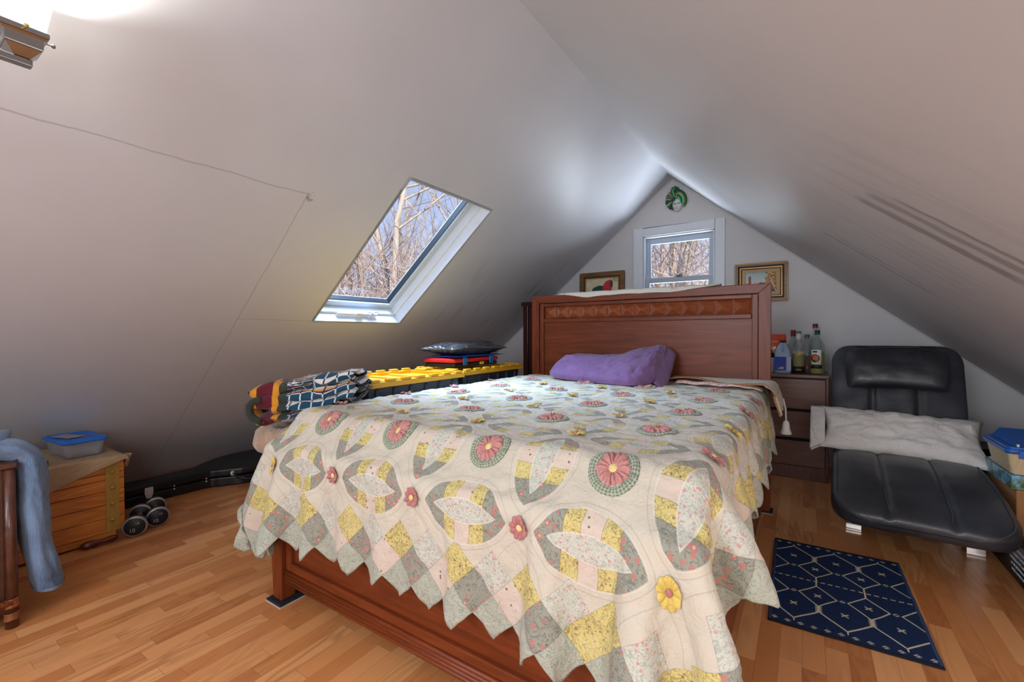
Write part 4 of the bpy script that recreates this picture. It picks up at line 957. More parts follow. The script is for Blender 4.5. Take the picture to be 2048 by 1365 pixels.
# rattan chest with jeans
m = Mat('dark_rattan', rough=.38, coat=.3); v = m.obj(); m.set('Base Color', m.mix(m.noise(v, 22, 4), rgb(38, 18, 12), rgb(104, 56, 34))); m.bump(m.noise(v, 60, 3), .4, .004); M_rat = m.m
M_bind = plain('cane_binding', (140, 78, 42), .45, .2, 60, .5)
rt = thing('rattan_hamper', 'dark rattan hamper with reed sides and cane-bound legs at the left edge', 'hamper', (-2.7, .1, 0))
for (px, py) in ((-2.49, .345), (-2.95, .345), (-2.49, -.33), (-2.95, -.33)): MB().tube([(px, py, 0), (px, py, .3), (px, py, .60)], [.019, .018, .018], 14).build('post', M_rat, rt)
MB().tube([(-2.478, .302, .10), (-2.478, .302, .60)], .009, 8).build('beading', M_rat, rt); 
rp = MB(); 
for k in range(58): y = .29-k*.0105; rp.tube([(-2.482, y, .105), (-2.482, y, .60)], .0056, 6)
rp.build('reed_panel', M_rat, rt, kind='stuff')
rp2 = MB()
for k in range(40): x_ = -2.51-k*.0105; rp2.tube([(x_, .352, .105), (x_, .352, .60)], .0056, 6)
rp2.build('reed_panel', M_rat, rt, kind='stuff')
wv_ = MB()
for z_ in (.16, .225, .29, .355, .42, .485, .55): wv_.box(-2.480, -2.4752, -.32, .30, z_-.0015, z_+.0015)
wv_.build('weave_strands', M_bind, rt)
B('inner_box', M_rat, rt, -2.945, -2.489, -.325, .345, .10, .60, .004); B('hamper_lid', M_rat, rt, -2.97, -2.468, -.35, .366, .602, .625, .006)
bn = MB()
for (px, py) in ((-2.49, .345),):
    for z_ in [.035+.0055*i for i in range(5)]+[.082+.0055*i for i in range(6)]: bn.tube([(px+.0205*math.cos(q), py+.0205*math.sin(q), z_+.002*math.sin(q)) for q in [2*PI*i/14 for i in range(15)]], .003, 5, caps=False)
bn.build('binding', M_bind, rt); MB().tube([(-2.478, .345, .10), (-2.478, 0, .10), (-2.478, -.33, .10)], .013, 10).build('bottom_rail', M_bind, rt); MB().tube([(-2.49, .345, .05), (-2.49, 0, .05), (-2.49, -.33, .05)], .008, 8).build('stretcher', M_rat, rt)
m = Mat('blue_denim', rough=.9, sheen=.2, spec=.1); v = m.obj(); x, y, z = m.xyz(v)
tw = m.noise(m.comb(x*40, y*40, z*4), 8, 3); c = m.mix(m.noise(v, 6, 4).step(.3, .7), rgb(62, 82, 112), rgb(112, 134, 164)); c = m.mix(tw.step(.35, .65)*.3, c, rgb(150, 166, 186)); m.set('Base Color', c); m.bump(m.noise(v, 18, 3, .5, .6)+tw*.12, .5, .015); M_den = m.m
jn = thing('jeans', 'faded blue jeans thrown over the rattan hamper, one leg hanging down', 'jeans', (-2.6, .2, .63))
jp = [Vector(q) for q in ((-2.70, -.30, .668), (-2.66, -.05, .675), (-2.60, .16, .68), (-2.575, .30, .678), (-2.565, .385, .645), (-2.56, .412, .56), (-2.56, .418, .42), (-2.565, .425, .28), (-2.565, .445, .16), (-2.57, .455, .095))]
def leg_tube(path, wid, thk, seed, end=False):
    n = len(path)
    def g(a, b):
        s = a*(n-1); i = min(int(s), n-2); f = s-i; gg = lambda k: path[min(max(k, 0), n-1)]; A_, B_, C_, D_ = gg(i-1), gg(i), gg(i+1), gg(i+2)
        q = .5*(2*B_+(C_-A_)*f+(2*A_-5*B_+4*C_-D_)*f*f+(3*B_-A_-3*C_+D_)*f**3); d = (gg(i+1)-gg(i)).normalized(); sd = Vector((1, 0, 0)); nn = d.cross(sd).normalized()
        t = 2*PI*b; cx_, cz_ = math.cos(t), math.sin(t); k = a; W_2 = wid[0]*(1-k)+wid[1]*k; T_ = thk[0]*(1-k)+thk[1]*k
        wr = 1+.20*nz((a*5, cx_*1.4, cz_*1.4), 1, seed)+.10*nz((a*13, cx_*3, cz_*3), 1, seed+2)
        return q+sd*sgn(cx_)*abs(cx_)**.8*W_2*wr+nn*cz_*T_*wr
    return g
MB().grid(leg_tube(jp, (.10, .085), (.042, .042), 3), 70, 36, cv=True).build('trouser_leg', M_den, jn)
jp2 = [Vector(q) for q in ((-2.62, -.34, .70), (-2.58, -.1, .71), (-2.55, .10, .695), (-2.56, .24, .70), (-2.60, .33, .695), (-2.68, .36, .68))]
MB().grid(leg_tube(jp2, (.10, .08), (.045, .04), 8), 50, 32, cv=True).build('trouser_leg', M_den, jn)
MB().grid(lambda a, b: jp[-1]+Vector((math.cos(2*PI*a)*.092, math.sin(2*PI*a)*.046, -.004+.012*b)), 40, 4, cu=True).build('frayed_hem', plain('denim_hem', (120, 132, 152), .95, .2, 200, .6), jn)
# ================= RIGHT SIDE =================
M_mal = wood('brown_stained_ash', (84, 50, 38), (130, 84, 66), 0, 1.2, .42, .15, contrast=.8); M_malz = wood('brown_stained_ash_upright', (76, 45, 35), (120, 78, 60), 2, 1.2, .42, .15, contrast=.8)
dr = thing('dresser', 'brown three-drawer dresser with bottles on top, right of the headboard', 'dresser', (-.25, 4.18, 0))
DX0, DX1, DY = -.655, .150, 3.943
cb_ = MB(); cb_.box(DX0, DX0+.017, DY+.002, 4.42, 0, .765); cb_.box(DX1-.017, DX1, DY+.002, 4.42, 0, .765); cb_.box(DX0+.017, DX1-.017, DY+.03, 4.42, .03, .765); cb_.box(DX0+.017, DX1-.017, DY+.012, DY+.03, 0, .098); cb_.build('carcass', M_malz, dr, .002)
B('dresser_top', M_mal, dr, DX0-.004, DX1+.004, DY-.006, 4.425, .766, .786, .002)
for z0, z1 in ((.530, .752), (.310, .508), (.104, .288)): B('drawer', M_mal, dr, DX0+.019, DX1-.019, DY, DY+.018, z0, z1, .002)
B('drawer_gap_shade', M_gap, dr, DX0+.02, DX1-.02, DY+.022, DY+.028, .10, .76, 0)  # black sheet behind the drawers stands in for shade in the gaps
# --- bottles ---
def tintglass(name, c, k=.25, rough=.03, body=(220, 225, 228)):
    m = Mat(name, rough=rough, spec=.8); t = m.t; tr = t.nodes.new('ShaderNodeBsdfTransparent'); tr.inputs[0].default_value = rgb(*c); mx = t.nodes.new('ShaderNodeMixShader'); mx.inputs[0].default_value = k
    m.set('Base Color', rgb(*body)); t.links.new(tr.outputs[0], mx.inputs[1]); t.links.new(m.b.outputs[0], mx.inputs[2]); t.links.new(mx.outputs[0], m.o.inputs[0]); return m.m
M_gl = tintglass('bottle_glass', (236, 240, 240), .13, body=(190, 198, 200)); M_liq = tintglass('pale_yellow_liquor', (232, 222, 120), .45, body=(196, 184, 62)); M_amb = tintglass('amber_liquor', (200, 100, 60), .5, body=(146, 62, 36)); M_gold = plain('gold_print', (176, 138, 56), .4, .05, 30, metal=.4); M_bk = plain('label_black', (26, 20, 18), .5); M_lw = plain('label_white', (222, 220, 214), .6)
def bottle(label, x, y, h, r, sh, capm, caph=.03, nk=.014, liquid=None, lm=None, sq=None, capr=None):
    t = thing('liquor_bottle', label, 'bottle', (x, y, .786), group='liquor bottles on the dresser')
    pr = [(0, .003), (r*.9, .003), (r, .010), (r, h*sh), (r*.96, h*sh+.02), (r*.7, h*sh+.045), (nk*1.25, h*sh+.075), (nk, h*sh+.10), (nk, h-caph*.5), (nk*1.15, h-caph*.45), (0, h-caph*.4)]
    MB().lathe(pr, (0, 0, 0), 28, sq=sq).build('glass', M_gl, t, space='L')
    if liquid: MB().lathe([(0, .006), (r*.88, .006), (r*.93, .014), (r*.93, liquid), (0, liquid)], (0, 0, 0), 24, sq=sq).build('liquor', lm, t, space='L')
    cr_ = capr or nk*1.25; MB().lathe([(cr_, h-caph), (cr_*1.02, h-.002), (cr_*.9, h), (0, h)], (0, 0, 0), 20).build('cap', capm, t, space='L'); return t
def wraplab(t, m, r, z0, z1, a0, a1, name='label', parent=None):   # angle measured from the direction facing the room (-y)
    return MB().grid(lambda a, b: Vector((r*math.sin(a0+(a1-a0)*a), -r*math.cos(a0+(a1-a0)*a), z0+(z1-z0)*b)), 14, 3).build(name, m, parent or t, space='L', solid=.0006)
M_capg = plain('green_cap', (22, 58, 46), .4); M_capgr = plain('grey_cap', (92, 98, 98), .35); M_capr = plain('dark_red_cap', (120, 40, 48), .4); M_capw = plain('white_neck_sleeve', (206, 208, 210), .5)
# view direction from the room is about (-x side looking): labels face the camera
def face(t, x, y): t.rotation_euler = (0, 0, math.atan2(x, -y)*0+math.atan2(-(0-x), (y-0))*-1); ROOT[t.name] = Matrix.LocRotScale(t.location, t.rotation_euler, None)
b1 = bottle('clear rum bottle with gold lettering and a dark base label, grey cap', -.037, 4.06, .325, .041, .56, M_capgr, .016, liquid=.150, lm=M_liq, capr=.017); face(b1, -.037, 4.06)
wraplab(b1, M_bk, .0418, .006, .056, -1.2, 1.2, 'base_label'); wraplab(b1, M_gold, .0424, .026, .034, -.5, .5, 'gold_emblem'); wraplab(b1, M_capw, .0165, .245, .307, -PI, PI, 'neck_sleeve')
MB().lathe([(0, .003), (.009, .002), (.01, 0)], (0, 0, 0), 14, Matrix.Rotation(PI/2, 4, 'X')).build('seal', plain('orange_seal', (196, 96, 36), .5), b1, space='W').location = (0, -.036, .222)
text('BACARDI', .0175, frameM((0, -.0425, .164), (1, 0, 0), (0, 0, 1)), M_gold, b1, 'brand_lettering', .0005, space='L'); MB().box(-.020, .020, -.0428, -.0420, .146, .149).build('gold_rule', M_gold, b1, space='L')
b2 = bottle('clear bottle with a white label showing a green and orange disc, dark green cap', .082, 4.06, .332, .047, .60, M_capg, .034, liquid=.165, lm=M_liq, capr=.0165); face(b2, .082, 4.06)
lb = wraplab(b2, M_lw, .0478, .075, .185, -.85, .55, 'label'); wraplab(b2, M_bk, .0482, .046, .072, -1.0, .7, 'lower_label')
def disc(t, r, m, z, ang, R, name, parent): 
    return MB().grid(lambda a, b: (lambda dx, dz: Vector((R*math.sin(ang+dx/R), -R*math.cos(ang+dx/R), z+dz)))(r*b*math.cos(2*PI*a), r*b*math.sin(2*PI*a)), 24, 3, cu=True).build(name, m, parent, space='L')
disc(b2, .031, M_capg, .122, -.28, .0488, 'green_disc', lb); disc(b2, .020, plain('orange_fruit', (206, 92, 44), .6, .2, 90), .126, -.30, .0494, 'orange_motif', lb); wraplab(b2, M_bk, .0492, .165, .177, -.6, .0, 'name_band')
b3 = bottle('tall bottle with a pinkish cap standing behind the gold-lettered rum bottle', -.075, 4.24, .335, .042, .56, M_capr, .05, liquid=.10, lm=M_amb, capr=.017)
b4 = bottle('squat grey-capped bottle of red-brown liquor between the two clear bottles', .018, 4.20, .300, .044, .54, M_capgr, .03, liquid=.130, lm=M_amb, capr=.018)
b5 = bottle('tallest bottle with a dark red cap behind the green-capped one', .072, 4.305, .385, .046, .56, M_capr, .034, liquid=.155, lm=M_liq, capr=.018)
# jug
jg = thing('bleach_jug', 'pale blue plastic jug with a blue label and black cap on the dresser', 'jug', (-.140, 4.06, .786)); face(jg, -.14, 4.06)
M_jug = plain('translucent_blue_plastic', (168, 194, 222), .4, .03, 10); M_jl = plain('deep_blue_label', (26, 62, 178), .5, .03, 10)
MB().lathe([(0, 0), (.050, 0), (.056, .006), (.056, .140), (.055, .152), (.046, .185), (.026, .222), (.021, .226), (.021, .238), (0, .238)], (0, 0, 0), 36, sq=3.2).build('jug_body', M_jug, jg, space='L')
MB().lathe([(.023, .236), (.0235, .250), (.021, .253), (0, .253)], (0, 0, 0), 24).build('jug_cap', M_blk, jg, space='L')
MB().tube([(.0, -.040, .222), (.0, -.050, .205), (.0, -.057, .170)], .008, 8).build('grip_ridge', M_jug, jg, space='L')
jl = MB().box(-.055, .022, -.0600, -.0560, .022, .128).build('front_label', M_jl, jg, .001, 'L'); MB().box(.024, .054, -.0595, -.0560, .022, .128).build('side_label', plain('pale_blue_label', (176, 188, 214), .5, .05, 120), jg, .001, 'L')
MB().box(-.032, .004, -.0606, -.0601, .036, .042).box(-.018, .004, -.0606, -.0601, .042, .052).build('emblem', M_lw, jl, space='L'); MB().box(-.018, .002, -.0612, -.0607, .044, .050).build('emblem_red', plain('emblem_red', (196, 60, 60), .5), jl, space='L')
# snack bag, white bottle
m = Mat('snack_bag_print', rough=.28, spec=.7, coat=.4); v = m.obj(); x, y, z = m.xyz(v); n1 = m.noise(v, 26, 4, .6, .8)
c = m.mix(n1.step(.42, .58), rgb(232, 160, 60), rgb(206, 112, 62)); c = m.mix(z < .135, c, m.mix(n1.step(.45, .55), rgb(232, 206, 150), rgb(90, 130, 150))); c = m.mix(z > .215, c, rgb(226, 74, 24)); c = m.mix((((z-.243).abs()) < .005), c, rgb(244, 150, 110)); m.set('Base Color', c); m.bump(m.noise(v, 18, 3, .5, 1), .6, .015)
sb_ = thing('snack_bag', 'orange printed snack bag standing behind the blue-labelled jug', 'bag', (-.238, 4.22, .786))
def bagf(s):
    def g(a, b): x_ = (a*2-1); e = (max(0, 1-abs(x_)**2.5))**.5*(1-b**3)**.6*(.7+.3*min(1, b*6)); return Vector((x_*.115, s*(.045*e+.0015)+.004*nz((a*6, b*6, s)), .300*b+.001))
    return g
MB().grid(bagf(1), 26, 26).grid(bagf(-1), 26, 26).build('bag_film', m.m, sb_, space='L')
wb = thing('supplement_bottle', 'white bottle with a black cap tucked between headboard and jug', 'bottle', (-.228, 4.135, .786)); MB().lathe([(0, 0), (.034, 0), (.036, .004), (.036, .105), (.030, .115), (0, .115)], (0, 0, 0), 28).build('bottle_body', M_wh, wb, space='L'); MB().lathe([(.026, .115), (.028, .118), (.028, .150), (.012, .156), (.012, .175), (0, .176)], (0, 0, 0), 24).build('pump_cap', M_blk, wb, space='L')
# --- chaise longue ---
m = Mat('black_leather', rough=.34, spec=.55, coat=.12); v = m.obj(); sc1 = m.noise(v, 10, 4, .55, .6); m.set('Base Color', m.mix(m.noise(v, 5, 4).step(.4, .8), rgb(38, 40, 45), rgb(60, 62, 68))); m.set('Roughness', sc1*.2+.28)
sc2 = (m.vor(v, 9) < .012); m.bump(m.vor(v, 260)*.25+sc1*1.0, .28, .008); M_lea = m.m
ch = thing('chaise_longue', 'black leather chaise longue on chrome legs beside the brown dresser', 'chaise longue', (.45, 3.1, 0), rz=-.05)
seam = lambda x, s, sg: (-.014*math.exp(-((abs(x)-.34)/.045)**2) if sg > 0 else 0)-(.006*x*x if sg > 0 else 0)
sp_ = [(-.60, .256), (-.48, .282), (-.30, .322), (-.08, .354), (.12, .360), (.30, .338), (.43, .308), (.52, .308)]
MB().grid(cushion(sp_, .315, .058, rend=.15, p=4.5, fn=lambda x, s, sg: seam(x, s, sg)+(.007*nz((x*2, s*5, 1)) if sg > 0 else 0)), 90, 168, cv=True).build('seat_cushion', M_lea, ch, space='L')
bp = [(.40, .31), (.46, .40), (.53, .56), (.60, .74), (.67, .90), (.715, 1.008)]
MB().grid(cushion(bp, .325, .045, rend=.13, p=4.5, fn=lambda x, s, sg: (seam(x, s, sg)*.9+.006*nz((x*3, s*6, 4)) if sg > 0 else 0)), 80, 168, cv=True).build('backrest', M_lea, ch, space='L')
# welts along the seams and the seat edge
pc_ = cushion(sp_, .315, .058, rend=.15, p=4.5)
MB().tube([pc_(a, .5*0+.06) for a in [i/60 for i in range(61)]], .0022, 6).tube([pc_(a, .44) for a in [i/60 for i in range(61)]], .0022, 6).build('welt', plain('welt_grey', (66, 68, 72), .5), ch, space='L')
for xx in (-.34, .34):
    f_ = cushion(sp_, .315, .058, rend=.15, p=4.5); bb_ = math.acos(abs(xx)**1.6*.98)/(2*PI)
    pts = []
    for i in range(3, 58):
        a = i/60; e = .5-.5*math.cos(PI*a); base = f_(a, math.acos(xx)/(2*PI)); pts.append(base+Vector((0, 0, -.0105+.007*nz((xx*2, e*5, 1)))))
    MB().tube(pts, .0016, 5).build('seat_stitching', plain('stitching_grey', (84, 84, 88), .6), ch, space='L')
nrmb = Vector((0, -.93, .36)); cb2 = Vector((-.0, .610, .852))
hm = frameM(cb2+nrmb*.058, (1, 0, 0), (0, .36, .93))
def hr(sg):
    def g(a, b):
        x, y = a*2-1, b*2-1; e = (max(0, 1-abs(x)**4.5))**.45*(max(0, 1-abs(y)**3.2))**.45; wr_ = .006*nz((x*9, y*1.5, 2))*(max(0, y+.3))+.004*nz((x*3, y*2, 6))+(.005*math.sin(x*30)*max(0, y-.3))
        return hm@Vector((x*.250*(1-.05*y*y), y*.128+.010*x*x*(-1), sg*(.058 if sg > 0 else .03)*e*(1-.25*max(0, y))+wr_*e))
    return g
hd_ = MB().grid(hr(1), 60, 36).grid(hr(-1), 30, 16).build('headrest', M_lea, ch, space='L')
MB().tube([hm@Vector((x_, .138, .008)) for x_ in (-.19, -.1, 0, .1, .19)], .004, 6).build('headrest_strap', M_blk, ch, space='L')
M_chm = plain('chrome', (214, 210, 206), .08, .01, 10, metal=1.0)
for xx in (-.215, .262):
    l_ = MB(); l_.box(xx-.035, xx+.035, .075, .095, .012, .29); l_.box(xx-.035, xx+.035, -.035, .55, 0, .012); l_.box(xx-.035, xx+.035, .50, .52, .012, .24); l_.hexa([Vector(q) for q in ((xx-.035, -.035, .0121), (xx+.035, -.035, .0121), (xx-.035, .075, .0121), (xx+.035, .075, .0121), (xx-.035, -.022, .13), (xx+.035, -.022, .13), (xx-.035, .075, .13), (xx+.035, .075, .13))]); l_.build('chrome_leg', M_chm, ch, .002, 'L')
B('under_frame', M_blk, ch, -.25, .25, -.2, .5, .235, .265, .004, 'L')
# grey-white pillow on the chaise
m = Mat('offwhite_pillowcase', rough=.85, sheen=.1); v = m.obj(); m.set('Base Color', m.mix(m.noise(v, 4, 3), rgb(196, 188, 180), rgb(222, 216, 210))); m.bump(m.noise(v, 11, 4, .55, 1.2)*1.3+m.noise(v, 220, 2)*.05, .55, .02); M_pc = m.m
pw = thing('pillow', 'off-white pillow lying across the black leather chaise', 'pillow', (.46, 3.36, .48))
Mp = frameM((.455, 3.375, .505), (1, -.05, -.035), (0.02, .80, .60))
pm = pillow(MB(), .355, .165, .088, Mp, 11, .016, 2.5, corner=.07); pm.build('pillow_body', M_pc, pw)
def opn(a, b):   # loose open ends of the pillowcase
    s = -1; x_ = -.345-.075*b; y_ = (a*2-1)*(.150+.03*b); return Mp@Vector((x_, y_-.03*b, .040*math.sin(a*PI)*(1-.4*b)+.014*nz((a*5, b*3, 3))*b*2+.012))
sheet('case_opening', opn, 20, 10, M_pc, pw, .004)
sheet('case_opening', lambda a, b: Mp@Vector((-.345-.070*b, (a*2-1)*(.150+.03*b)-.03*b, -.036*math.sin(a*PI)*(1-.5*b)-.004)), 20, 8, M_pc, pw, .004)
sheet('case_corner', lambda a, b: Mp@Vector((.325+.07*b*(1-.8*a), -.155+.16*a*(1-b*.5)-.028*b, .020*(1-b)*math.sin(a*PI)+.010*nz((a*4, b*5, 8)))), 16, 12, M_pc, pw, .004)
sheet('case_corner', lambda a, b: Mp@Vector((.325+.055*b*a, .155-.13*(1-a)*(1-b*.4)+.02*b, .024*(1-b)*math.sin(a*PI))), 14, 8, M_pc, pw, .004)
# --- rug ---
rc = [Vector((-.124, 2.729)), Vector((.379, 2.739)), Vector((.388, 1.961)), Vector((-.110, 1.941))]
m = Mat('navy_woven_rug', rough=.95, spec=.05); X_, Y_, _ = m.xyz(m.uv())       # x 0..0.5 across, y 0..0.78 along (from the far end)
rib = ((X_*1700).sin()*.5+.5); n1 = m.noise(m.comb(X_*160, Y_*30, 0), 2, 3); navy = m.mix((n1*.7+rib*.2).sat(), rgb(22, 32, 58), rgb(52, 72, 112))
RW, RL = .50, .78
def line(ax_, ay_, bx_, by_, w):    # distance to a segment
    dx, dy = bx_-ax_, by_-ay_; L2 = dx*dx+dy*dy; t_ = (((X_-ax_)*dx+(Y_-ay_)*dy)/L2).sat(); return ((((X_-ax_-t_*dx)**2)+((Y_-ay_-t_*dy)**2)).sqrt() < w)
# repeat: three hexagons across, mirrored about the middle
cx3 = RW/3; px_ = ((X_) % cx3)-cx3/2; apx = px_.abs(); my = (Y_-RL/2).abs()      # my 0 at the middle, .39 at the ends
seg = lambda A_, B_, w: (lambda dx, dy: (lambda t_: ((((apx-A_[0]-t_*dx)**2)+((my-A_[1]-t_*dy)**2)).sqrt() < w))((((apx-A_[0])*dx+(my-A_[1])*dy)/(dx*dx+dy*dy)).sat()))(B_[0]-A_[0], B_[1]-A_[1])
hw_ = cx3/2
pat = seg((0, .335), (hw_, .245), .0034).max(seg((hw_, .245), (hw_, .205), .0055)).max(seg((hw_, .205), (.018, .120), .0028)).max(seg((hw_, .205), (hw_+.03, .12), .0028)).max(seg((.018, .120), (hw_, .040), .0028)).max(seg((hw_, .04), (hw_, 0), .003))
pat = pat.max(seg((0, .335), (0, .352), .0024)); pat = pat.max((my < .0035)*((X_ % .026) < .016))
dia = ((apx.abs()+(my-.12).abs()) < .011)*((apx+(my-.12).abs()) > .006); pat = pat.max(dia)
def flower(cx_, cy_): q = ((apx-cx_)**2+(my-cy_)**2).sqrt(); w_a = (((apx-cx_).abs()-(my-cy_).abs()).abs() < .0045); return ((q < .016)*w_a*(q > .004)).max((q < .0045))
pat = pat.max(flower(0, .225)).max(flower(hw_, .122))
ed = ((X_ % (RW/12))-RW/24).abs(); eb = (((ed-.0)+(my-.365).abs()) < .012)*((((my-.365)*520).sin()*((ed)*520).cos()) > -.1)*(my > .352); pat = pat.max(eb)
tk_ = ((my-.225).abs() < .026)*((apx-hw_).abs() < .011)*(((my % .009)) < .0045); pat = pat.max(tk_)
inside = (X_ > .012)*(X_ < RW-.012)*(my < RL/2-.008); pat = pat*inside*(n1 > .30)
c = m.mix(pat, navy, rgb(214, 204, 182)); c = m.mix((X_ < .010).max(X_ > RW-.010)*.35, c, rgb(92, 116, 156)); c = m.mix((my > RL/2-.006), c, rgb(18, 20, 30)); m.set('Base Color', c); m.bump(rib*.4+n1*.8+pat*.5, .7, .003)
rg = thing('rug', 'small navy woven rug with cream diamond pattern on the floor beside the bed', 'rug', (.13, 2.35, 0))
def rgf(a, b):
    p = (rc[0].lerp(rc[1], a)).lerp(rc[3].lerp(rc[2], a), b); return Vector((p.x+.002*nz((a*3, b*12, 0)), p.y+.002*nz((a*12, b*3, 5)), .0075+.0012*nz((a*5, b*7, 2))))
o = MB().grid(rgf, 60, 80, uv=lambda a, b: (a*RW, b*RL)).build('rug_weave', m.m, rg, solid=.006, offs=-1)
M_frg = plain('rug_binding', (20, 22, 34), .9, .2, 200, .5)
for b_ in (0, 1): MB().tube([rgf(i/30, b_)+Vector((0, 0, -.003)) for i in range(31)], .0045, 6).build('end_binding', M_frg, rg)
# --- stack at the right edge ---
M_bb = plain('black_card', (16, 16, 19), .42, .05, 20)
kb_ = thing('black_carton', 'low black box with white script lettering on the floor at the right edge', 'box', (1.0, 2.75, 0))
B('carton_body', M_bb, kb_, .785, 1.30, 2.42, 3.34, .001, .178, .006); B('carton_top', plain('brown_glossy_card', (92, 78, 74), .25, .15, 8, .4), kb_, .81, 1.28, 2.45, 3.30, .1785, .183, .002)
M_scr = plain('white_script', (206, 214, 222), .6)
rnd = random.Random(2)
for i in range(5):       # illegible lines of white script
    sm_ = MB(); y = 2.93-.012*i
    while y > 2.74-.012*i:
        L_ = rnd.uniform(.010, .026); sm_.tube([(.7842, y-L_*q/6, .140-.025*i+.0055*math.sin(q*2.1+y*90)) for q in range(7)], .0016, 5); y -= L_+.006
    sm_.build('script_line', M_scr, kb_)
M_car = plain('corrugated_card', (156, 108, 66), .85, .06, 60); M_print = plain('card_print', (206, 178, 160), .8)
cbx = thing('cardboard_box', 'brown cardboard box under the picture puzzle at the right edge', 'box', (1.05, 3.1, .184))
bx_ = B('box_body', M_car, cbx, .800, 1.32, 2.90, 3.30, .184, .388, .004); fm = MB()
for q in ((.832, .838, .205, .340), (.832, 1.0, .335, .340), (.832, 1.0, .205, .210)): fm.box(q[0], q[1], 2.8985, 2.8999, q[2], q[3])
fm.build('printed_frame', M_print, cbx); text('T', .045, frameM((.845, 2.8990, .362), (1, 0, 0), (0, 0, 1)), M_print, cbx, 'printed_lettering', .0004, 'LEFT')
B('packing_tape', plain('clear_tape', (176, 140, 100), .3), cbx, 1.03, 1.08, 2.8985, 3.3, .388, .3895, .0002)
m = Mat('landscape_print', rough=.4, coat=.3); v = m.obj(); n1 = m.noise(v, 22, 5, .7); n2 = m.noise(v, 60, 3); c = m.ramp(n1*.7+n2*.3, (.3, rgb(30, 46, 28)), (.45, rgb(86, 110, 60)), (.55, rgb(96, 160, 196)), (.7, rgb(206, 206, 190))); m.set('Base Color', c)
pz = thing('puzzle_box', 'flat box printed with a lake and forest scene under the cream basket', 'box', (1.0, 3.05, .389)); B('picture_box', m.m, pz, .785, 1.25, 2.905, 3.28, .389, .452, .002); B('box_front', plain('beige_card', (176, 150, 118), .7, .1, 20), pz, .83, 1.22, 2.9025, 2.9055, .395, .440, .001); B('paper_sheets', M_lw, pz, .80, 1.25, 2.93, 3.26, .4525, .458, .001)
m = Mat('woven_cream_plastic', rough=.5); v = m.obj(); x, y, z = m.xyz(v); zz = ((x+y)/.017 % 1.0-.5).abs(); hb_ = (((z-zz*.008)/.0075) % 1.0); c = m.mix((hb_ < .25)*.5, rgb(222, 200, 158), rgb(168, 138, 96)); m.set('Base Color', c); m.bump(hb_, .6, .004)
bk = thing('lidded_basket', 'cream woven plastic basket with a blue lid on top of the right-hand stack', 'basket', (.98, 3.05, .459))
loft(MB(), [[Vector((.985+x_, 3.045+y_, z_)) for x_, y_ in rrect(hx, hy, .02)] for hx, hy, z_ in ((.198, .135, .459), (.215, .152, .558))]).build('basket_body', m.m, bk)
M_lid = plain('blue_lid', (34, 92, 170), .3, .04, 8); bl = MB()
loft(bl, [[Vector((.985+x_, 3.045+y_, z_)) for x_, y_ in rrect(hx, hy, .022)] for hx, hy, z_ in ((.220, .157, .552), (.225, .162, .560), (.225, .162, .572), (.219, .156, .575), (.219, .156, .582), (.210, .148, .584))]).build('lid_rim', M_lid, bk)
bl = MB(); bl.hexa([Vector(q) for q in ((.790, 2.91, .585), (1.19, 2.91, .585), (.790, 3.19, .585), (1.19, 3.19, .585), (.792, 2.93, .589), (1.19, 2.93, .589), (.812, 3.17, .626), (1.17, 3.17, .626))]); bl.build('lid_flap', M_lid, bk, .004); B('lid_catch', M_lid, bk, .80, .83, 2.876, 2.884, .535, .57, .002); B('hinge_pin', M_lw, bk, .800, .808, 2.902, 2.910, .584, .594, .001)
# things at the back of the right eave
M_db = plain('dark_brown_card', (44, 34, 30), .7, .1, 20)
t_ = thing('dark_crate', 'dark crate at the foot of the gable wall behind the chaise', 'crate', (1.1, 4.3, 0)); cr = MB(); cr.box(.935, 1.24, 4.16, 4.18, .002, .31); cr.box(.935, 1.24, 4.40, 4.42, .002, .31); cr.box(.935, .955, 4.18, 4.40, .002, .31); cr.box(1.22, 1.24, 4.18, 4.40, .002, .31); cr.box(.935, 1.24, 4.16, 4.42, .002, .02); cr.build('crate_body', M_bb, t_, .002); B('crate_lid', M_bb, t_, .925, 1.25, 4.15, 4.43, .3105, .328, .003); B('faded_label', M_db, t_, .975, 1.03, 4.157, 4.1595, .22, .29, .001)
t_ = thing('wooden_block', 'small orange-brown wooden box between the chaise back and the dark crate', 'box', (.90, 4.25, 0)); B('wooden_case', plain('orange_wood', (150, 92, 50), .5, .1, 20), t_, .885, .925, 4.20, 4.34, .001, .322, .003); B('wooden_case_lid', plain('orange_wood_lid', (164, 102, 58), .5, .1, 20), t_, .883, .927, 4.198, 4.342, .323, .332, .002)

# ================= GABLE WALL DECORATION =================
def picture(name, label, x0, x1, z0, z1, bands, art, fw):
    t = thing(name, label, 'picture', ((x0+x1)/2, G, (z0+z1)/2)); n = len(bands); o0 = 0
    for i, (w_, d, mt, nm) in enumerate(bands):
        a, b = o0, o0+w_; y1 = G-.002; y0 = G-d; f = MB()
        f.box(x0+a, x1-a, y0, y1, z1-b, z1-a); f.box(x0+a, x1-a, y0, y1, z0+a, z0+b); f.box(x0+a, x0+b, y0, y1, z0+b, z1-b); f.box(x1-b, x1-a, y0, y1, z0+b, z1-b); f.build(nm, mt, t, min(.003, w_*.3)); o0 = b
    B('canvas', art, t, x0+o0, x1-o0, G-.008, G-.002, z0+o0, z1-o0, 0)
    return t
M_wf = wood('walnut_gilt_frame', (74, 44, 20), (138, 96, 48), 0, 2, .4, .2); M_gf = plain('gilt_frame', (150, 104, 52), .38, .15, 50, metal=.35); M_df = plain('dark_groove', (48, 26, 12), .6); M_li = plain('linen_liner', (196, 166, 120), .8, .05, 60); M_lg = plain('light_gilt', (206, 156, 96), .4, .1, 40, metal=.2)
cxp, czp = -1.785, 1.565
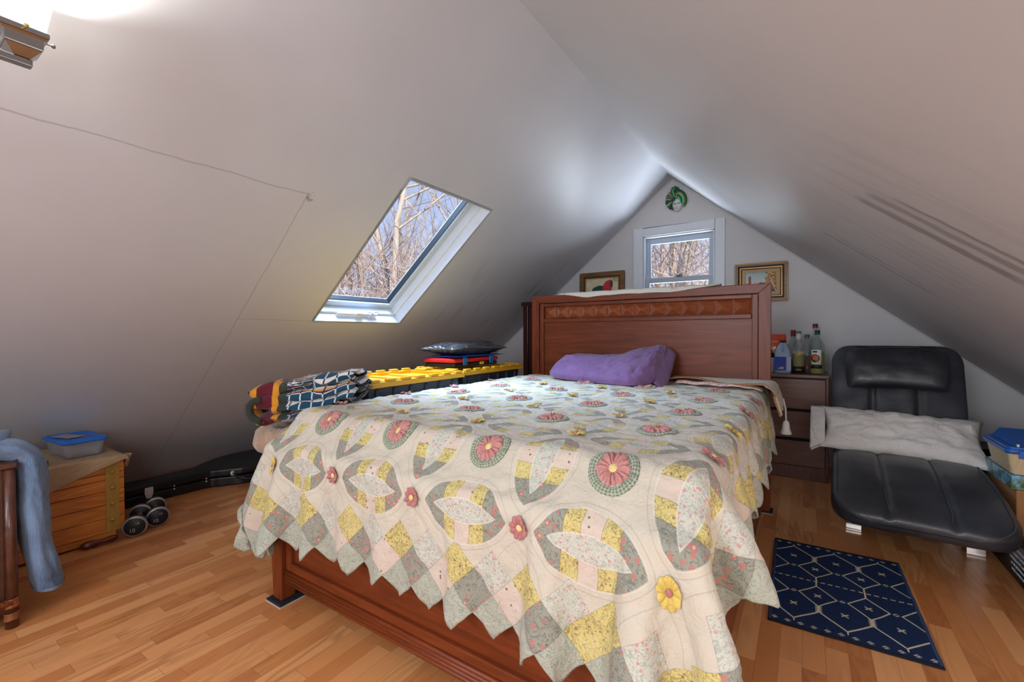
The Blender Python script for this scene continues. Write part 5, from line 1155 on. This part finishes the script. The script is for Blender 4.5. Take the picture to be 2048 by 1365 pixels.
m = Mat('rooster_painting', rough=.6); x, y, z = m.xyz(m.obj()); v = m.comb(x, z, 0); n1 = m.noise(v, 16, 3, .6)
def ell(cx_, cz_, rx, rz_, k=.25): return (((x-cx_)/rx)**2+((z-cz_)/rz_)**2+(n1-.5)*k*4 < 1)
c = m.mix(n1.step(.3, .75), rgb(226, 212, 176), rgb(196, 186, 152)); c = m.mix(ell(.16, .10, .05, .03)*.6, c, rgb(126, 158, 150)); c = m.mix(ell(-.03, -.02, .085, .06), c, rgb(24, 66, 66)); c = m.mix(ell(.06, .01, .05, .075), c, rgb(190, 48, 56)); c = m.mix(ell(.085, .055, .025, .04, .2), c, rgb(180, 44, 54)); c = m.mix(ell(.105, .05, .012, .04, .2), c, rgb(70, 28, 38)); c = m.mix(ell(0, -.11, .10, .05), c, rgb(150, 84, 40)); m.set('Base Color', c)
picture('picture_frame', 'painting with dark green and red shapes in a bronze-brown frame left of the window', -2.03, -1.54, 1.385, 1.746, [(.045, .032, M_wf, 'outer_frame'), (.010, .020, M_df, 'frame_groove'), (.010, .024, M_gf, 'inner_frame')], m.m, .05)
m = Mat('landscape_painting', rough=.6); x, y, z = m.xyz(m.obj()); v = m.comb(x, z, 0); n1 = m.noise(v, 26, 4, .65); n2 = m.noise(v, 70, 3, .6)
c = m.mix(z.step(-.02, .11), rgb(226, 214, 196), rgb(122, 190, 206)); ridge = (z < -.035+(m.noise(m.comb(x, 0, 0), 16, 3))*.07); c = m.mix(ridge, c, m.mix(n1.step(.45, .55), rgb(214, 206, 222), rgb(92, 84, 130))); tr_ = (x+(n1-.5)*.10 > .035)*(z > -.05); c = m.mix(tr_, c, m.ramp(n2, (.35, rgb(92, 60, 44)), (.5, rgb(190, 140, 66)), (.65, rgb(214, 190, 160)))); low = (z+(n1-.5)*.03 < -.045); c = m.mix(low, c, m.ramp(n2, (.4, rgb(74, 48, 50)), (.6, rgb(150, 120, 110)))); c = m.mix((((x+.085).abs() < .010)*(z < .055)*(n2 > .35)), c, rgb(150, 96, 74)); c = m.mix(((((x-.085)+z*.35).abs()) < .0035)*(z < .03), c, rgb(206, 196, 190)); m.set('Base Color', c)
picture('picture_frame', 'autumn landscape painting in a layered gilt frame, right of the window', -.521, -.121, 1.374, 1.711, [(.010, .030, M_gf, 'outer_frame'), (.016, .034, M_wf, 'outer_moulding'), (.012, .026, M_df, 'frame_groove'), (.010, .030, M_lg, 'gilt_band'), (.006, .018, M_df, 'frame_groove'), (.028, .014, M_li, 'linen_liner')], m.m, .05)
# mask
mk = thing('jester_mask', 'green and gold carnival mask with a white face hanging in the gable peak', 'mask', (-1.04, G-.02, 2.385))
M_fc = plain('porcelain_white', (214, 206, 206), .3, .03, 20); M_g1 = plain('dark_green_glaze', (30, 88, 60), .25, .1, 40); M_g2 = plain('mint_green_glaze', (98, 196, 146), .25, .1, 30); M_g3 = plain('gold_trim', (188, 156, 84), .35, .1, 60, metal=.4); M_g4 = plain('blue_glaze', (70, 120, 170), .25); M_g5 = plain('brown_glaze', (110, 70, 48), .3)
fcx, fcz = -1.022, 2.325
def facef(a, b):
    u_1, v_1 = a*2-1, b*2-1; r = math.hypot(u_1, v_1); u2_, v2_ = u_1*math.sqrt(1-v_1*v_1/2), v_1*math.sqrt(1-u_1*u_1/2); x_ = u2_*.046*(1-.18*max(0, -v2_)); z_ = v2_*.062; rr = min(1, u2_*u2_+v2_*v2_)
    d = .034*math.sqrt(max(0, 1-rr))+.010*math.exp(-(u2_/.13)**2-((v2_+.08)/.30)**2)-.005*math.exp(-((abs(u2_)-.42)/.2)**2-((v2_-.18)/.12)**2)+.003*math.exp(-(u2_/.25)**2-((v2_+.52)/.07)**2)
    return Vector((fcx+x_, G-.010-d, fcz+z_))
fo = MB().grid(facef, 30, 34).build('face', M_fc, mk)
for s in (-1, 1):
    def em(a, b, s=s): t = 2*PI*a; r = .35+.65*b; q = facef(.5+.5*(s*.42+.34*r*math.cos(t)), .5+.5*(.20+.17*r*math.sin(t)+.08*math.cos(t)*s)); return q+Vector((0, -.0015, 0))
    MB().grid(em, 22, 4, cu=True).build('eye_glaze', M_g2, mk); MB().grid(lambda a, b, s=s: facef(.5+.5*(s*.42+.13*b*math.cos(2*PI*a)), .5+.5*(.19+.05*b*math.sin(2*PI*a)))+Vector((0, -.0018, 0)), 14, 3, cu=True).build('eye_opening', M_g1, mk)
MB().grid(lambda a, b: facef(.5+.5*(.20*b*math.cos(2*PI*a)), .5+.5*(-.52+.05*b*math.sin(2*PI*a)))+Vector((0, -.002, 0)), 16, 3, cu=True).build('lips', plain('muted_rose', (140, 84, 92), .4), mk)
for k in range(7):     # ruffled fan on the left
    a0 = math.radians(118+k*21); a1 = a0+math.radians(21); mt_ = [M_g3, M_g4, M_g3, M_g1, M_g2, M_g5, M_g1][k]
    def ff(a, b, a0=a0, a1=a1): t = a0+(a1-a0)*a; r = .018+b*.066; return Vector((-1.052+r*math.cos(t)*.95, G-.012-.018*math.sin(a*PI)*b-.012*b*(1-b)*3, 2.378+r*math.sin(t)*1.12))
    MB().grid(ff, 7, 8).build('ruffle_fold', mt_, mk, solid=.003)
MB().lathe([(0, .010), (.010, .008), (.015, .0)], (-1.055, G-.03, 2.378), 16, Matrix.Rotation(PI/2, 4, 'X')).build('boss', M_g1, mk)
for k, (R_, mt_, wd) in enumerate(((.098, M_g1, .013), (.084, M_g3, .008), (.072, M_g2, .012), (.057, M_g1, .011), (.045, M_g2, .006))):
    def hf(a, b, R_=R_, wd=wd): t = math.radians(-38+a*138); r = R_+wd*(b-.5)*2*math.sin(min(1, a*3)*PI/2); return Vector((-1.035+r*math.cos(t)*.93, G-.012-.022*(1-(R_/.12))-.008*math.sin(PI*b), 2.358+r*math.sin(t)*1.08))
    MB().grid(hf, 26, 6).build('headdress_band', mt_, mk, solid=.004)
MB().tube([(-1.045, G-.03, 2.385), (-1.052, G-.032, 2.42), (-1.068, G-.032, 2.455), (-1.060, G-.03, 2.484), (-1.035, G-.03, 2.492), (-1.012, G-.03, 2.475), (-1.018, G-.032, 2.448), (-1.040, G-.036, 2.44)], [.012, .014, .017, .017, .016, .015, .013, .008], 12, flat=.8).build('curl', M_g1, mk)
MB().tube([(-1.040, G-.045, 2.395), (-1.048, G-.046, 2.425), (-1.058, G-.048, 2.452), (-1.050, G-.046, 2.474), (-1.034, G-.046, 2.478)], [.004, .005, .006, .006, .004], 8).build('curl_highlight', M_g2, mk); MB().tube([(-1.03, G-.04, 2.385), (-1.022, G-.044, 2.42), (-1.012, G-.042, 2.445)], .004, 8).build('gold_cord', M_g3, mk)

# ================= WALL SCONCE (lit) =================
M_stl = plain('brushed_nickel', (150, 150, 148), .22, .03, 60, metal=1.0)
lp = thing('wall_lamp', 'brushed nickel lamp with a glowing frosted square shade on the sloping wall', 'lamp', (-1.62, .27, 1.86))
LX, LY, LZ = -1.630, .262, 1.852; K_ = .82
def sqsec(h, z_): h *= K_; z_ *= K_; return [Vector((LX+x_, LY+y_, LZ+z_)) for x_, y_ in ((-h, -h), (h, -h), (h, h), (-h, h))]
loft(MB(), [sqsec(.050, -.012), sqsec(.053, -.010), sqsec(.053, .004), sqsec(.050, .006)]).build('gallery', M_stl, lp, .0015)
loft(MB(), [sqsec(.039, -.050), sqsec(.041, -.046), sqsec(.042, -.020), sqsec(.049, -.0125)]).build('holder', M_stl, lp, .001)
loft(MB(), [sqsec(.016, -.076), sqsec(.020, -.072), sqsec(.038, -.0505)]).build('lower_cup', M_stl, lp, .001)
MB().box(LX-.012, LX+.012, LY-.62, LY+.018, LZ-.079, LZ-.0625).build('bar', M_stl, lp, .002)
ax_ = MB(); ax_.box(LX-.014, LX+.014, LY-.36, LY-.30, LZ-.094, LZ-.078)
pA = Vector((LX, LY-.33, LZ-.071)); nrmS = Vector((-sT, 0, cT)); dist = (ZR-KS*abs(LX-XR)-(LZ-.071))*cT
MB().tube([pA, pA+nrmS*(dist-.02)], .012, 12).build('arm', M_stl, lp); MB().tube([pA+nrmS*(dist-.022), pA+nrmS*(dist-.002)], .06, 28).build('backplate', M_stl, lp)
for (dx, dy, dr_) in ((0, -.0435, (0, -1, 0)), (0, .0435, (0, 1, 0)), (.0435, 0, (1, 0, 0)), (-.0435, 0, (-1, 0, 0))):
    p0 = Vector((LX+dx, LY+dy, LZ-.003)); d_ = Vector(dr_); MB().tube([p0-d_*.004, p0+d_*.010, p0+d_*.011, p0+d_*.017, p0+d_*.018], [.0018, .0018, .005, .005, .0015], 10).build('thumb_screw', M_g3 if dx else M_stl, lp)
m = Mat('frosted_lit_glass', rough=.5); t = m.t; em = t.nodes.new('ShaderNodeEmission'); em.inputs[0].default_value = (1, .97, .90, 1); em.inputs[1].default_value = 1.05; tl = t.nodes.new('ShaderNodeBsdfTranslucent'); tl.inputs[0].default_value = (.9, .9, .88, 1)
ad = t.nodes.new('ShaderNodeAddShader'); t.links.new(em.outputs[0], ad.inputs[0]); t.links.new(tl.outputs[0], ad.inputs[1]); t.links.new(ad.outputs[0], m.o.inputs[0])
shd = MB(); secs = [sqsec(.046, .006), sqsec(.050, .03), sqsec(.060, .09), sqsec(.074, .17)]; loft(shd, secs, cap0=False, cap1=False); shd.build('glass_shade', m.m, lp, .003, solid=.003) if False else None
o = MB(); loft(o, secs, False, False); o.build('glass_shade', m.m, lp, solid=.003)
m = Mat('bulb_glow', rough=.5); m.set('Emission Color', (1, .93, .8, 1)); m.set('Emission Strength', 12.0)
MB().lathe([(0, .0), (.010, .002), (.011, .025), (.021, .05), (.023, .065), (.015, .082), (0, .086)], (LX, LY, LZ+.01), 20).build('bulb', m.m, lp)
lamp('sconce_bulb', 'POINT', (LX, LY, LZ+.09), (0, 0, -1), 36, (1, .97, .88), shadow_soft_size=.035)
